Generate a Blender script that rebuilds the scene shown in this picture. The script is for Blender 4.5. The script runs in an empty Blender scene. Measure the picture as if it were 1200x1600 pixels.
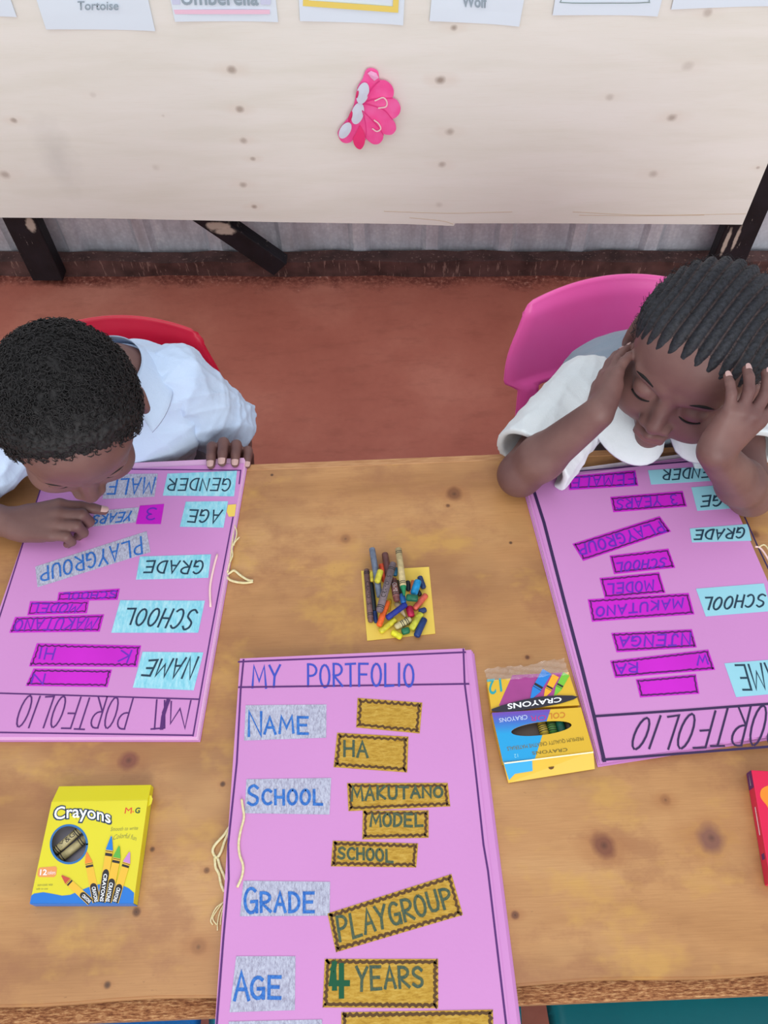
import bpy, bmesh, math, random
import numpy as np
from mathutils import Vector, Matrix

random.seed(7)
rng = np.random.default_rng(7)
S = bpy.context.scene
COL = S.collection

# ---------------------------------------------------------------- camera
CAM_F, CAM_P, CAM_R, CAM_H = 1300.0, 1.0085, 0.041, 1.506     # focal length in pixels, pitch, roll, height
_cr, _sr = math.cos(CAM_R), math.sin(CAM_R)
_R = Vector((1, 0, 0))
_D = Vector((0, -math.sin(CAM_P), -math.cos(CAM_P)))
_F = Vector((0, math.cos(CAM_P), -math.sin(CAM_P)))
CX = _R * _cr + _D * _sr
CD = _R * -_sr + _D * _cr
EYE = Vector((0, 0, CAM_H))
cam_data = bpy.data.cameras.new('camera')
cam = bpy.data.objects.new('camera', cam_data)
COL.objects.link(cam)
cam_data.sensor_fit = 'VERTICAL'
cam_data.sensor_height = 24.0
cam_data.lens = CAM_F / 1600.0 * 24.0
cam_data.clip_start = 0.02
m = Matrix((CX, -CD, -_F)).transposed().to_4x4()
m.translation = EYE
cam.matrix_world = m
S.camera = cam

# ---------------------------------------------------------------- light
S.view_settings.view_transform = 'Standard'
S.view_settings.look = 'None'
S.view_settings.gamma = 1.0
S.view_settings.use_curve_mapping = False
S.view_settings.exposure = 0.0
world = bpy.data.worlds.new('world')
S.world = world
world.use_nodes = True
bg = world.node_tree.nodes['Background']
bg.inputs[0].default_value = (0.93, 0.97, 1.0, 1)
bg.inputs[1].default_value = 0.80

def area_light(name, loc, target, sx, sy, power, color):
    d = bpy.data.lights.new(name, 'AREA')
    d.shape = 'RECTANGLE'
    d.size, d.size_y, d.energy, d.color = sx, sy, power, color
    o = bpy.data.objects.new(name, d)
    COL.objects.link(o)
    o.location = loc
    o.rotation_euler = (Vector(target) - Vector(loc)).to_track_quat('-Z', 'Y').to_euler()
    return o
area_light('doorway_daylight', (0.6, -2.9, 2.1), (0.0, 1.4, 0.4), 3.0, 1.8, 90, (1.0, 0.99, 0.97))
area_light('overhead_soft_light', (-0.5, 0.2, 3.6), (0.0, 0.9, 0.3), 2.4, 2.0, 22, (0.95, 0.98, 1.0))  # soft overhead light, added out of view above the table

# ---------------------------------------------------------------- helpers: measuring
def ray(px, py):
    return CX * ((px - 600) / CAM_F) + CD * ((py - 800) / CAM_F) + _F
class Surf:
    """a real flat surface in the room; at() gives the point on it seen along one line of sight"""
    def __init__(self, point, normal):
        self.p, self.n = Vector(point), Vector(normal).normalized()
    def at(self, px, py, h=0.0):
        d = ray(px, py)
        t = (self.p - EYE).dot(self.n) / d.dot(self.n)
        return EYE + d * t + self.n * h
def level(z):
    return Surf((0, 0, z), (0, 0, 1))
def at(px, py, z):
    return level(z).at(px, py)
def W(px, py, dist):
    return EYE + ray(px, py) * dist

# ---------------------------------------------------------------- helpers: materials
def lin(c):
    out = []
    for v in c[:3]:
        v = v / 255.0
        out.append(v / 12.92 if v <= 0.04045 else ((v + 0.055) / 1.055) ** 2.4)
    return (*out, 1.0)
MATS = {}
def mat(name, c, rough=0.6, c2=None, scale=20.0, stretch=(1, 1, 1), bump=0.0, bscale=None, spec=0.4, detail=4.0, lo=0.35, hi=0.65, sheen=0.0, sss=0.0, trans=0.0, alpha=1.0, attr=None):
    if name in MATS: return MATS[name]
    M = bpy.data.materials.new(name)
    M.use_nodes = True
    nt = M.node_tree
    b = nt.nodes['Principled BSDF']
    b.inputs['Base Color'].default_value = lin(c)
    b.inputs['Roughness'].default_value = rough
    b.inputs['Specular IOR Level'].default_value = spec
    b.inputs['Sheen Weight'].default_value = sheen
    if sss:
        b.inputs['Subsurface Weight'].default_value = sss
        b.inputs['Subsurface Radius'].default_value = (0.006, 0.0025, 0.0015)
        b.inputs['Subsurface Scale'].default_value = 1.0
    b.inputs['Transmission Weight'].default_value = trans
    b.inputs['Alpha'].default_value = alpha
    tc = nt.nodes.new('ShaderNodeTexCoord')
    mp = nt.nodes.new('ShaderNodeMapping')
    mp.inputs['Scale'].default_value = stretch
    nt.links.new(tc.outputs['Object'], mp.inputs[0])
    if c2 is not None:
        n = nt.nodes.new('ShaderNodeTexNoise')
        n.inputs['Scale'].default_value = scale
        n.inputs['Detail'].default_value = detail
        nt.links.new(mp.outputs[0], n.inputs['Vector'])
        r = nt.nodes.new('ShaderNodeValToRGB')
        r.color_ramp.elements[0].position, r.color_ramp.elements[1].position = lo, hi
        r.color_ramp.elements[0].color, r.color_ramp.elements[1].color = lin(c), lin(c2)
        nt.links.new(n.outputs['Fac'], r.inputs[0])
        src = r.outputs[0]
    else:
        src = None
    if attr:
        a = nt.nodes.new('ShaderNodeAttribute')
        a.attribute_name = 'tint'
        mx = nt.nodes.new('ShaderNodeMix')
        mx.data_type = 'RGBA'
        mx.inputs[6].default_value = lin(c)
        if src: nt.links.new(src, mx.inputs[6])
        mx.inputs[7].default_value = lin(attr)
        nt.links.new(a.outputs['Fac'], mx.inputs[0])
        src = mx.outputs[2]
    if src: nt.links.new(src, b.inputs['Base Color'])
    if bump:
        n2 = nt.nodes.new('ShaderNodeTexNoise')
        n2.inputs['Scale'].default_value = bscale or scale
        n2.inputs['Detail'].default_value = 5
        nt.links.new(mp.outputs[0], n2.inputs['Vector'])
        bp = nt.nodes.new('ShaderNodeBump')
        bp.inputs['Strength'].default_value = bump
        bp.inputs['Distance'].default_value = 0.004
        nt.links.new(n2.outputs['Fac'], bp.inputs['Height'])
        nt.links.new(bp.outputs[0], b.inputs['Normal'])
    MATS[name] = M
    return M

class Nodes:
    """small wrapper for building larger node trees"""
    def __init__(self, name, rough=0.6, spec=0.4):
        self.M = bpy.data.materials.new(name); self.M.use_nodes = True
        self.nt = self.M.node_tree
        self.b = self.nt.nodes['Principled BSDF']
        self.b.inputs['Roughness'].default_value = rough
        self.b.inputs['Specular IOR Level'].default_value = spec
        self.co = self.nt.nodes.new('ShaderNodeNewGeometry').outputs['Position']
    def link(self, a, b): self.nt.links.new(a, b)
    def put(self, sock, v):
        if isinstance(v, bpy.types.NodeSocket): self.link(v, sock)
        else: sock.default_value = v
    def mapping(self, scale=(1, 1, 1), loc=(0, 0, 0), rot=(0, 0, 0), src=None):
        n = self.nt.nodes.new('ShaderNodeMapping')
        n.inputs['Scale'].default_value = scale; n.inputs['Location'].default_value = loc; n.inputs['Rotation'].default_value = rot
        self.link(src or self.co, n.inputs[0]); return n.outputs[0]
    def noise(self, vec, scale, detail=4, rough=0.5, dist=0.0):
        n = self.nt.nodes.new('ShaderNodeTexNoise')
        n.inputs['Scale'].default_value = scale; n.inputs['Detail'].default_value = detail
        n.inputs['Roughness'].default_value = rough; n.inputs['Distortion'].default_value = dist
        self.link(vec, n.inputs['Vector']); return n.outputs['Fac']
    def ramp(self, fac, stops):
        r = self.nt.nodes.new('ShaderNodeValToRGB')
        e = r.color_ramp.elements
        while len(e) < len(stops): e.new(0.5)
        for el, (p, c) in zip(e, stops):
            el.position = p; el.color = c if len(c) == 4 and max(c) <= 1 else lin(c)
        self.link(fac, r.inputs[0]); return r.outputs[0]
    def math(self, op, a, b=0.0, clamp=False):
        n = self.nt.nodes.new('ShaderNodeMath'); n.operation = op; n.use_clamp = clamp
        self.put(n.inputs[0], a); self.put(n.inputs[1], b); return n.outputs[0]
    def mix(self, fac, a, b, mode='MIX'):
        n = self.nt.nodes.new('ShaderNodeMix'); n.data_type = 'RGBA'; n.blend_type = mode
        self.put(n.inputs[0], fac); self.put(n.inputs[6], a); self.put(n.inputs[7], b); return n.outputs[2]
    def spot(self, center, scale, soft, warp=None, src=None):
        """1 at center falling to 0 at an ellipse; center and scale in object space"""
        s = self.nt.nodes.new('ShaderNodeVectorMath'); s.operation = 'SUBTRACT'
        self.link(src or self.co, s.inputs[0]); s.inputs[1].default_value = center
        k = self.nt.nodes.new('ShaderNodeVectorMath'); k.operation = 'MULTIPLY'
        self.link(s.outputs[0], k.inputs[0]); k.inputs[1].default_value = scale
        l = self.nt.nodes.new('ShaderNodeVectorMath'); l.operation = 'LENGTH'
        self.link(k.outputs[0], l.inputs[0])
        d = l.outputs['Value']
        if warp is not None: d = self.math('ADD', d, warp)
        r = self.nt.nodes.new('ShaderNodeMapRange'); r.clamp = True
        self.link(d, r.inputs[0]); r.inputs[1].default_value = 1.0; r.inputs[2].default_value = soft
        r.inputs[3].default_value = 0.0; r.inputs[4].default_value = 1.0
        return r.outputs[0]
    def bump(self, h, strength=0.3, dist=0.004):
        bp = self.nt.nodes.new('ShaderNodeBump'); bp.inputs['Strength'].default_value = strength; bp.inputs['Distance'].default_value = dist
        self.link(h, bp.inputs['Height']); self.link(bp.outputs[0], self.b.inputs['Normal'])
    def done(self, color):
        self.put(self.b.inputs['Base Color'], color); return self.M

# ---------------------------------------------------------------- helpers: objects
def tag(o, label=None, cat=None, group=None, kind=None):
    if label: o['label'] = label
    if cat: o['category'] = cat
    if group: o['group'] = group
    if kind: o['kind'] = kind
    return o
def thing(name, label, cat, loc=(0, 0, 0), group=None):
    o = bpy.data.objects.new(name, None); COL.objects.link(o)
    o.location = loc; o.empty_display_size = 0.05
    return tag(o, label, cat, group)
def mesh_obj(name, verts, faces, material, parent=None, smooth=False, label=None):
    me = bpy.data.meshes.new(name)
    me.from_pydata([tuple(v) for v in verts], [], faces)
    me.validate(); me.update()
    if smooth: me.polygons.foreach_set('use_smooth', [True] * len(me.polygons))
    return link_mesh(name, me, material, parent, label)
def link_mesh(name, me, material, parent=None, label=None):
    if material and not me.materials: me.materials.append(material)
    o = bpy.data.objects.new(name, me); COL.objects.link(o)
    if parent is not None:
        o.parent = parent
        base = Vector((0, 0, 0)); p = parent
        while p is not None: base += p.location; p = p.parent
        me.transform(Matrix.Translation(-base))          # every builder works in world coordinates
    if label: o['label'] = label
    return o
class MB:
    """collects shapes into one mesh"""
    def __init__(self): self.v, self.f = [], []
    def add(self, vs, fs):
        n = len(self.v); self.v += [Vector(v) for v in vs]; self.f += [[i + n for i in f] for f in fs]
    def hexa(self, b, t):
        self.add(list(b) + list(t), [(3, 2, 1, 0), (4, 5, 6, 7), (0, 1, 5, 4), (1, 2, 6, 5), (2, 3, 7, 6), (3, 0, 4, 7)])
    def box(self, lo, hi, M=None):
        x0, y0, z0 = lo; x1, y1, z1 = hi
        b = [Vector(p) for p in ((x0, y0, z0), (x1, y0, z0), (x1, y1, z0), (x0, y1, z0))]
        t = [Vector((p.x, p.y, z1)) for p in b]
        if M: b = [M @ p for p in b]; t = [M @ p for p in t]
        self.hexa(b, t)
    def prism(self, pts, up):
        """closed slab: outline pts (list of Vector), thickness vector up"""
        n = len(pts); up = Vector(up)
        self.add(list(pts) + [p + up for p in pts], [list(range(n))[::-1], [i + n for i in range(n)]] + [(i, (i + 1) % n, (i + 1) % n + n, i + n) for i in range(n)])
    def tube(self, pts, rad, sides=10, caps=True):
        pts = [Vector(p) for p in pts]; n = len(pts)
        if not isinstance(rad, (list, tuple)): rad = [rad] * n
        t0 = (pts[1] - pts[0]).normalized()
        ref = t0.orthogonal().normalized(); vs = []
        for i, p in enumerate(pts):
            t = (pts[min(i + 1, n - 1)] - pts[max(i - 1, 0)]).normalized()
            ref = (ref - t * ref.dot(t)).normalized(); bi = t.cross(ref)
            for k in range(sides):
                a = 2 * math.pi * k / sides
                vs.append(p + (ref * math.cos(a) + bi * math.sin(a)) * rad[i])
        fs = []
        for i in range(n - 1):
            for k in range(sides):
                k2 = (k + 1) % sides
                fs.append((i * sides + k, i * sides + k2, (i + 1) * sides + k2, (i + 1) * sides + k))
        if caps: fs += [list(range(sides))[::-1], [(n - 1) * sides + k for k in range(sides)]]
        self.add(vs, fs)
    def build(self, name, material, parent=None, smooth=False, label=None, bevel=0.0, bseg=2):
        o = mesh_obj(name, self.v, self.f, material, parent, smooth, label)
        if bevel:
            bm = bmesh.new(); bm.from_mesh(o.data)
            bmesh.ops.remove_doubles(bm, verts=bm.verts, dist=1e-6)
            es = [e for e in bm.edges if len(e.link_faces) == 2 and e.calc_face_angle(0) > 0.5]
            bmesh.ops.bevel(bm, geom=es, offset=bevel, segments=bseg, profile=0.5, affect='EDGES')
            bm.to_mesh(o.data); bm.free()
        return o

def catmull(pts, n=6):
    P = [Vector((*p, 0)) if len(p) == 2 else Vector(p) for p in pts]
    if len(P) < 3: return P
    Q = [P[0] * 2 - P[1]] + P + [P[-1] * 2 - P[-2]]; out = []
    for i in range(1, len(Q) - 2):
        a, b, c, d = Q[i - 1:i + 3]
        for k in range(n):
            t = k / n
            out.append(0.5 * ((2 * b) + (c - a) * t + (2 * a - 5 * b + 4 * c - d) * t * t + (3 * b - a - 3 * c + d) * t ** 3))
    out.append(P[-1]); return out

# ------------------------------------------------ handwriting: strokes in a unit box, y up
def _o(cx=.5, cy=.5, rx=.5, ry=.5, a0=96, a1=438, n=14):
    return [(cx + rx * math.cos(math.radians(a0 + (a1 - a0) * i / n)), cy + ry * math.sin(math.radians(a0 + (a1 - a0) * i / n))) for i in range(n + 1)]
LET = {
 'A': [[(0, 0), (.5, 1), (1, 0)], [(.2, .38), (.82, .38)]],
 'C': [_o(.6, .5, .55, .5, 50, 310)],
 'D': [[(.05, 0), (.05, 1)], [(0, 1)] + _o(.2, .5, .75, .5, 90, -90, 10) + [(0, 0)]],
 'E': [[(.95, 1), (.05, 1), (.05, 0), (.95, 0)], [(.05, .52), (.8, .52)]],
 'F': [[(.95, 1), (.05, 1), (.05, 0)], [(.05, .52), (.8, .52)]],
 'G': [_o(.55, .5, .52, .5, 50, 330, 12) + [(1, .45)], [(.55, .45), (1, .45), (1, .0)]],
 'H': [[(.05, 0), (.05, 1)], [(.95, 0), (.95, 1)], [(.05, .5), (.95, .5)]],
 'I': [[(.5, 0), (.5, 1)]],
 'J': [[(.2, 1), (1, 1)], [(.65, 1), (.65, .2), (.45, 0), (.15, .08), (.05, .25)]],
 'K': [[(.08, 0), (.08, 1)], [(.92, 1), (.1, .45), (.95, 0)]],
 'L': [[(.1, 1), (.1, 0), (.95, 0)]],
 'M': [[(0, 0), (.12, 1), (.5, .3), (.88, 1), (1, 0)]],
 'N': [[(.05, 0), (.05, 1), (.95, 0), (.95, 1)]],
 'O': [_o(.5, .5, .48, .5)],
 'P': [[(.08, 0), (.08, 1)], [(.05, 1)] + _o(.35, .74, .6, .26, 90, -90, 8) + [(.08, .48)]],
 'R': [[(.08, 0), (.08, 1)], [(.05, 1)] + _o(.35, .74, .58, .26, 90, -90, 8) + [(.1, .48), (.98, 0)]],
 'S': [catmull([(.92, .86), (.6, 1), (.18, .88), (.15, .65), (.5, .5), (.88, .35), (.85, .1), (.45, 0), (.05, .14)], 3)],
 'T': [[(0, 1), (1, 1)], [(.5, 1), (.5, 0)]],
 'U': [[(.05, 1), (.05, .3), (.2, .05), (.5, 0), (.8, .05), (.95, .3), (.95, 1)]],
 'W': [[(0, 1), (.22, 0), (.5, .7), (.78, 0), (1, 1)]],
 'Y': [[(0, 1), (.48, .5)], [(1, 1), (.48, .5), (.4, 0)]],
 '3': [[(.1, .9)] + _o(.45, .76, .42, .24, 110, -80, 8) + _o(.45, .26, .48, .26, 80, -140, 9)],
 '4': [[(.25, 1), (.1, .4), (.95, .4)], [(.62, .95), (.62, 0)]],
 '1': [[(.3, .8), (.55, 1), (.55, 0)]],
 '2': [[(.1, .75)] + _o(.5, .74, .4, .26, 170, -30, 8) + [(.05, 0), (1, 0)]],
}
def lerp2(q, u, v):
    """q = bottom left, bottom right, top right, top left of the writing, in measuring pixels"""
    (ax, ay), (bx, by), (cx, cy), (dx, dy) = q
    return ((ax * (1 - u) + bx * u) * (1 - v) + (dx * (1 - u) + cx * u) * v, (ay * (1 - u) + by * u) * (1 - v) + (dy * (1 - u) + cy * u) * v)
def word_lines(text, q, gap=0.3, jit=0.03, cap=1.0, scale_first=1.0):
    """polylines in measuring pixels"""
    wd = {'I': .35, 'M': 1.15, 'W': 1.2, ' ': .7, '1': .5}
    ws = [wd.get(c, 0.9) for c in text]
    total = sum(ws) + gap * (len(text) - 1); x = 0; out = []
    for i, (c, w) in enumerate(zip(text, ws)):
        if c in LET:
            j0, j1, sl = (random.uniform(-jit, jit) for _ in range(3))
            hgt = cap if i or scale_first == 1 else scale_first
            for st in LET[c]:
                out.append([lerp2(q, (x + (p[0] + sl * p[1]) * w) / total, (p[1] + j0) * hgt + (j1 * p[0])) for p in st])
        x += w + gap
    return out
def ribbon(mb, surf, lines, width, h, thick=0.00012, closed=False):
    """flat ink strokes lying on a surface"""
    up = surf.n * thick
    for k_, ln in enumerate(lines):
        P = [surf.at(p[0], p[1], h + .000022 * (k_ % 14)) for p in ln]
        Q = [P[0]]
        for p in P[1:]:
            if (p - Q[-1]).length > 1e-5: Q.append(p)
        if len(Q) < 2: continue
        n = len(Q); L, Rr = [], []
        for i, p in enumerate(Q):
            a = (p - Q[i - 1]).normalized() if i else (Q[1] - p).normalized()
            b = (Q[i + 1] - p).normalized() if i < n - 1 else a
            t = (a + b)
            t = t.normalized() if t.length > 1e-4 else a
            s = surf.n.cross(t)
            k = min(1.0 / max(0.35, s.dot(surf.n.cross(a))), 2.0)
            e = (a * -width * .4 if i == 0 else (b * width * .4 if i == n - 1 else Vector()))
            L.append(p + e + s * (width / 2 * k)); Rr.append(p + e - s * (width / 2 * k))
        vs = L + Rr + [v + up for v in L] + [v + up for v in Rr]; fs = []
        for i in range(n - 1):
            fs += [(2 * n + i, 3 * n + i, 3 * n + i + 1, 2 * n + i + 1), (i, i + 1, n + i + 1, n + i), (i, 2 * n + i, 2 * n + i + 1, i + 1), (n + i, n + i + 1, 3 * n + i + 1, 3 * n + i)]
        fs += [(0, n, 3 * n, 2 * n), (n - 1, 3 * n - 1, 4 * n - 1, 2 * n - 1)]
        mb.add(vs, fs)
def patch(mb, surf, pts, h, thick=0.00012):
    mb.prism([surf.at(p[0], p[1], h) for p in pts], surf.n * thick)
def ccw(surf, pts):
    A = [surf.at(*p) for p in pts]; s = Vector()
    for i in range(len(A)): s += A[i].cross(A[(i + 1) % len(A)])
    return pts if s.dot(surf.n) > 0 else pts[::-1]
def sheet(name, surf, pts, h, thick, material, parent=None, label=None):
    mb = MB(); patch(mb, surf, ccw(surf, pts), h, thick); return mb.build(name, material, parent, label=label)
def print_text(mb_name, text, surf, q, h, material, parent, bold=0.0, warp=None, label=None, thick=0.00012, shear=0.0):
    """type set into the quad q (bottom left, bottom right, top right, top left of the line of type)"""
    cu = bpy.data.curves.new('type', 'FONT'); cu.body = text; cu.offset = bold; cu.resolution_u = 3; cu.shear = shear
    o = bpy.data.objects.new('type', cu); COL.objects.link(o)
    dg = bpy.context.evaluated_depsgraph_get(); dg.update()
    me = bpy.data.meshes.new_from_object(o.evaluated_get(dg))
    bpy.data.objects.remove(o); bpy.data.curves.remove(cu)
    me.name = mb_name
    co = np.array([v.co[:] for v in me.vertices])
    x0, x1 = co[:, 0].min(), co[:, 0].max(); y0, y1 = co[:, 1].min(), co[:, 1].max()
    desc = any(c in text for c in 'gjpqy')
    if desc: y0 = min(y0, -0.2)
    for v in me.vertices:
        u, w = (v.co.x - x0) / (x1 - x0), (v.co.y - (0 if desc else y0)) / (y1 - (0 if desc else y0))
        if warp: w = w + warp(u)
        p = lerp2(q, u, w)
        v.co = surf.at(p[0], p[1], h + thick)
    me.update()
    return link_mesh(mb_name, me, material, parent, label)
def ell(cx, cy, rx, ry, n=28, rot=0.0, a0=0, a1=360):
    c, s = math.cos(rot), math.sin(rot); out = []
    for i in range(n if a1 - a0 == 360 else n + 1):
        a = math.radians(a0 + (a1 - a0) * i / n); x, y = rx * math.cos(a), ry * math.sin(a)
        out.append((cx + c * x - s * y, cy + s * x + c * y))
    return out
def zoomer(k, ox, oy): return lambda *p: [(ox + x / k, oy + y / k) for x, y in p] if not isinstance(p[0], (int, float)) else (ox + p[0] / k, oy + p[1] / k)
# ---------------------------------------------------------------- setting: wall, floor, timber
WO = Vector((0.025, 1.675, 0.0)); WE = Vector((1, -0.06, 0)).normalized(); WN = Vector((-0.06, -1, 0)).normalized()
UP = Vector((0, 0, 1))
def wl(s, z, depth=0.0): return WO + WE * s + UP * z + WN * depth
WM = Matrix((WE, -WN, UP)).transposed().to_4x4(); WM.translation = WO      # local x along the wall, y into it, z up

def floor_material():
    n = Nodes('red_oxide_floor', 0.55, 0.3)
    big = n.noise(n.co, 2.2, 5, 0.55)
    c = n.ramp(big, [(0.3, (158, 86, 72)), (0.5, (174, 102, 86)), (0.7, (194, 126, 108))])
    fine = n.noise(n.co, 60, 4)
    c = n.mix(n.math('MULTIPLY', fine, 0.3), c, lin((134, 68, 56)))
    sc = n.ramp(n.noise(n.mapping((1, 3, 1), rot=(0, 0, .4)), 9, 6, .7), [(.52, (0, 0, 0, 1)), (.7, (1, 1, 1, 1))])
    c = n.mix(n.math('MULTIPLY', sc, .35), c, lin((126, 70, 58)))
    # crumbled earth along the foot of the wall
    d = n.nt.nodes.new('ShaderNodeVectorMath'); d.operation = 'DOT_PRODUCT'
    n.link(n.co, d.inputs[0]); d.inputs[1].default_value = WN
    dist = n.math('SUBTRACT', d.outputs['Value'], WO.dot(WN))
    wob = n.math('MULTIPLY', n.noise(n.co, 9, 6, .65), 0.13)
    band = n.math('SUBTRACT', 1.0, n.math('DIVIDE', n.math('ADD', dist, wob), 0.115), True)
    band = n.math('MULTIPLY', band, 3.0, True)
    speck = n.ramp(n.noise(n.co, 95, 3, 0.7), [(0.44, (112, 58, 50)), (0.62, (158, 96, 82)), (0.74, (214, 176, 160))])
    c = n.mix(band, c, speck)
    n.bump(n.math('ADD', n.math('MULTIPLY', fine, 0.25), n.math('MULTIPLY', n.math('MULTIPLY', n.noise(n.co, 70, 4), band), 2.0)), 0.35, 0.006)
    return n.done(c)
mb = MB(); mb.box((-2.6, -2.4, -0.08), (2.6, 2.2, 0.0))
tag(mb.build('floor', floor_material()), kind='structure')

def galvanised():
    n = Nodes('galvanised_sheet', 0.5, 0.5)
    n.b.inputs['Metallic'].default_value = 0.12
    a = n.noise(n.mapping((1, 1, 0.35)), 26, 6, 0.7)
    c = n.ramp(a, [(0.32, (192, 194, 204)), (0.55, (222, 226, 236)), (0.72, (244, 246, 250))])
    v = n.nt.nodes.new('ShaderNodeTexVoronoi'); v.inputs['Scale'].default_value = 120
    n.link(n.co, v.inputs['Vector'])
    c = n.mix(n.math('MULTIPLY', v.outputs['Distance'], 0.5), c, lin((176, 178, 190)))
    rust = n.ramp(n.noise(n.mapping((1, 1, 0.2)), 7, 4), [(0.55, (0, 0, 0, 1)), (0.75, (1, 1, 1, 1))])
    c = n.mix(n.math('MULTIPLY', rust, 0.35), c, lin((120, 86, 78)))
    return n.done(c)
# corrugated iron: shallow trapezoid ribs
prof = []
s = -1.9
while s < 1.9:
    prof += [(s, 0), (s + 0.115, 0), (s + 0.128, 0.014), (s + 0.158, 0.014), (s + 0.171, 0)]
    s += 0.186
vs, fs = [], []
for (a, d) in prof:
    for z in (0.0, 2.3): vs.append(wl(a + 0.02, z, -0.058 + d))
for i in range(len(prof) - 1): fs.append((2 * i, 2 * i + 2, 2 * i + 3, 2 * i + 1))
k = len(vs)
vs += [v - WN * 0.003 for v in vs]
fs += [tuple(j + k for j in f[::-1]) for f in fs]
tag(mesh_obj('wall_back', vs, fs, galvanised()), kind='structure')

def dark_timber(name, base, worn, amount):
    n = Nodes(name, 0.6, 0.35)
    g = n.noise(n.mapping((9, 9, 1.2)), 14, 6, 0.65)
    c = n.ramp(n.noise(n.co, 22, 4), [(0.3, base), (0.7, tuple(min(255, int(v * 1.5 + 6)) for v in base))])
    w = n.ramp(g, [(amount, (0, 0, 0, 1)), (amount + 0.035, (1, 1, 1, 1))])
    n.bump(g, 0.3, 0.003)
    c = n.mix(w, c, lin(worn))
    if name == 'worn_black_paint':                       # knocked-off paint with bare wood under it
        wob = n.math('MULTIPLY', n.math('SUBTRACT', n.noise(n.co, 60, 4), 0.5), 1.2)
        sf = Surf(wl(0, 0, .038), WN)
        for (px, py, sx, sz) in [(340, 354, 30, 75), (352, 362, 34, 70), (48, 350, 70, 42), (1134, 378, 160, 22), (1150, 372, 190, 24)]:
            c = n.mix(n.math('MULTIPLY', n.spot(sf.at(px, py), (sx, 8, sz), .6, wob), .9), c, lin((186, 172, 160)))
    return n.done(c)
BLACKPAINT = dark_timber('worn_black_paint', (15, 13, 18), (176, 164, 158), 0.665)
DIRTYBEAM = dark_timber('dirty_sill_timber', (62, 42, 40), (134, 104, 96), 0.6)
mb = MB()
n_seg = 60; top, bot = [], []
for i in range(n_seg):
    a, b = -1.9 + 3.8 * i / n_seg, -1.9 + 3.8 * (i + 1) / n_seg
    mb.box((a, 0.0, 0.0), (b, 0.04, 0.048), WM)
o = mb.build('trim_1', DIRTYBEAM); tag(o, kind='structure')
bm = bmesh.new(); bm.from_mesh(o.data); bmesh.ops.remove_doubles(bm, verts=bm.verts, dist=1e-5)
bmesh.ops.delete(bm, geom=[f for f in bm.faces if abs(f.normal.dot(WE)) > .9 and abs((f.calc_center_median() - WO).dot(WE)) < 1.85], context='FACES')
for v in bm.verts:
    q = v.co
    if q.z > .02: v.co += Vector((0, random.uniform(-.003, .003), random.uniform(-.004, .003)))
    else: v.co += WN * random.uniform(-.002, .004)
bm.to_mesh(o.data); bm.free()

def post(name, s0, s1, d0, d1, z0, z1, material):
    mb = MB(); mb.box((s0, -d1, z0), (s1, -d0, z1), WM)
    return tag(mb.build(name, material, bevel=0.003), kind='structure')
BS = Surf(wl(0, 0, 0.058), WN)                     # front face of the plywood
def ss(px, py, depth):                             # wall coordinates of a sight line on a plane this far in front of the sill
    p = Surf(wl(0, 0, depth), WN).at(px, py) - WO
    return p.dot(WE), p.z
a, _ = ss(22, 380, 0.04); b, _ = ss(72, 380, 0.04)
post('trim_2', a, b, 0.001, 0.040, 0.018, 2.2, BLACKPAINT)
a, _ = ss(1122, 385, 0.04); b, _ = ss(1176, 385, 0.04)
post('trim_3', a, b, 0.001, 0.040, 0.012, 2.2, BLACKPAINT)
# slanting brace
p0, p1 = ss(330, 348, 0.036), ss(432, 418, 0.036)
d = Vector((p1[0] - p0[0], p1[1] - p0[1], 0)).normalized(); w = Vector((-d.y, d.x, 0))
A0 = Vector((p0[0], p0[1], 0)) - d * 0.75; A1 = Vector((p1[0], p1[1], 0)) + d * 0.012
mb = MB()
q = [A0 - w * .027, A1 - w * .027, A1 + w * .027, A0 + w * .027]
mb.prism([wl(v.x, v.y, 0.036) for v in q], WN * -0.035)
bare = mb.build('trim_4', BLACKPAINT, bevel=0.002); tag(bare, kind='structure')

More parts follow.
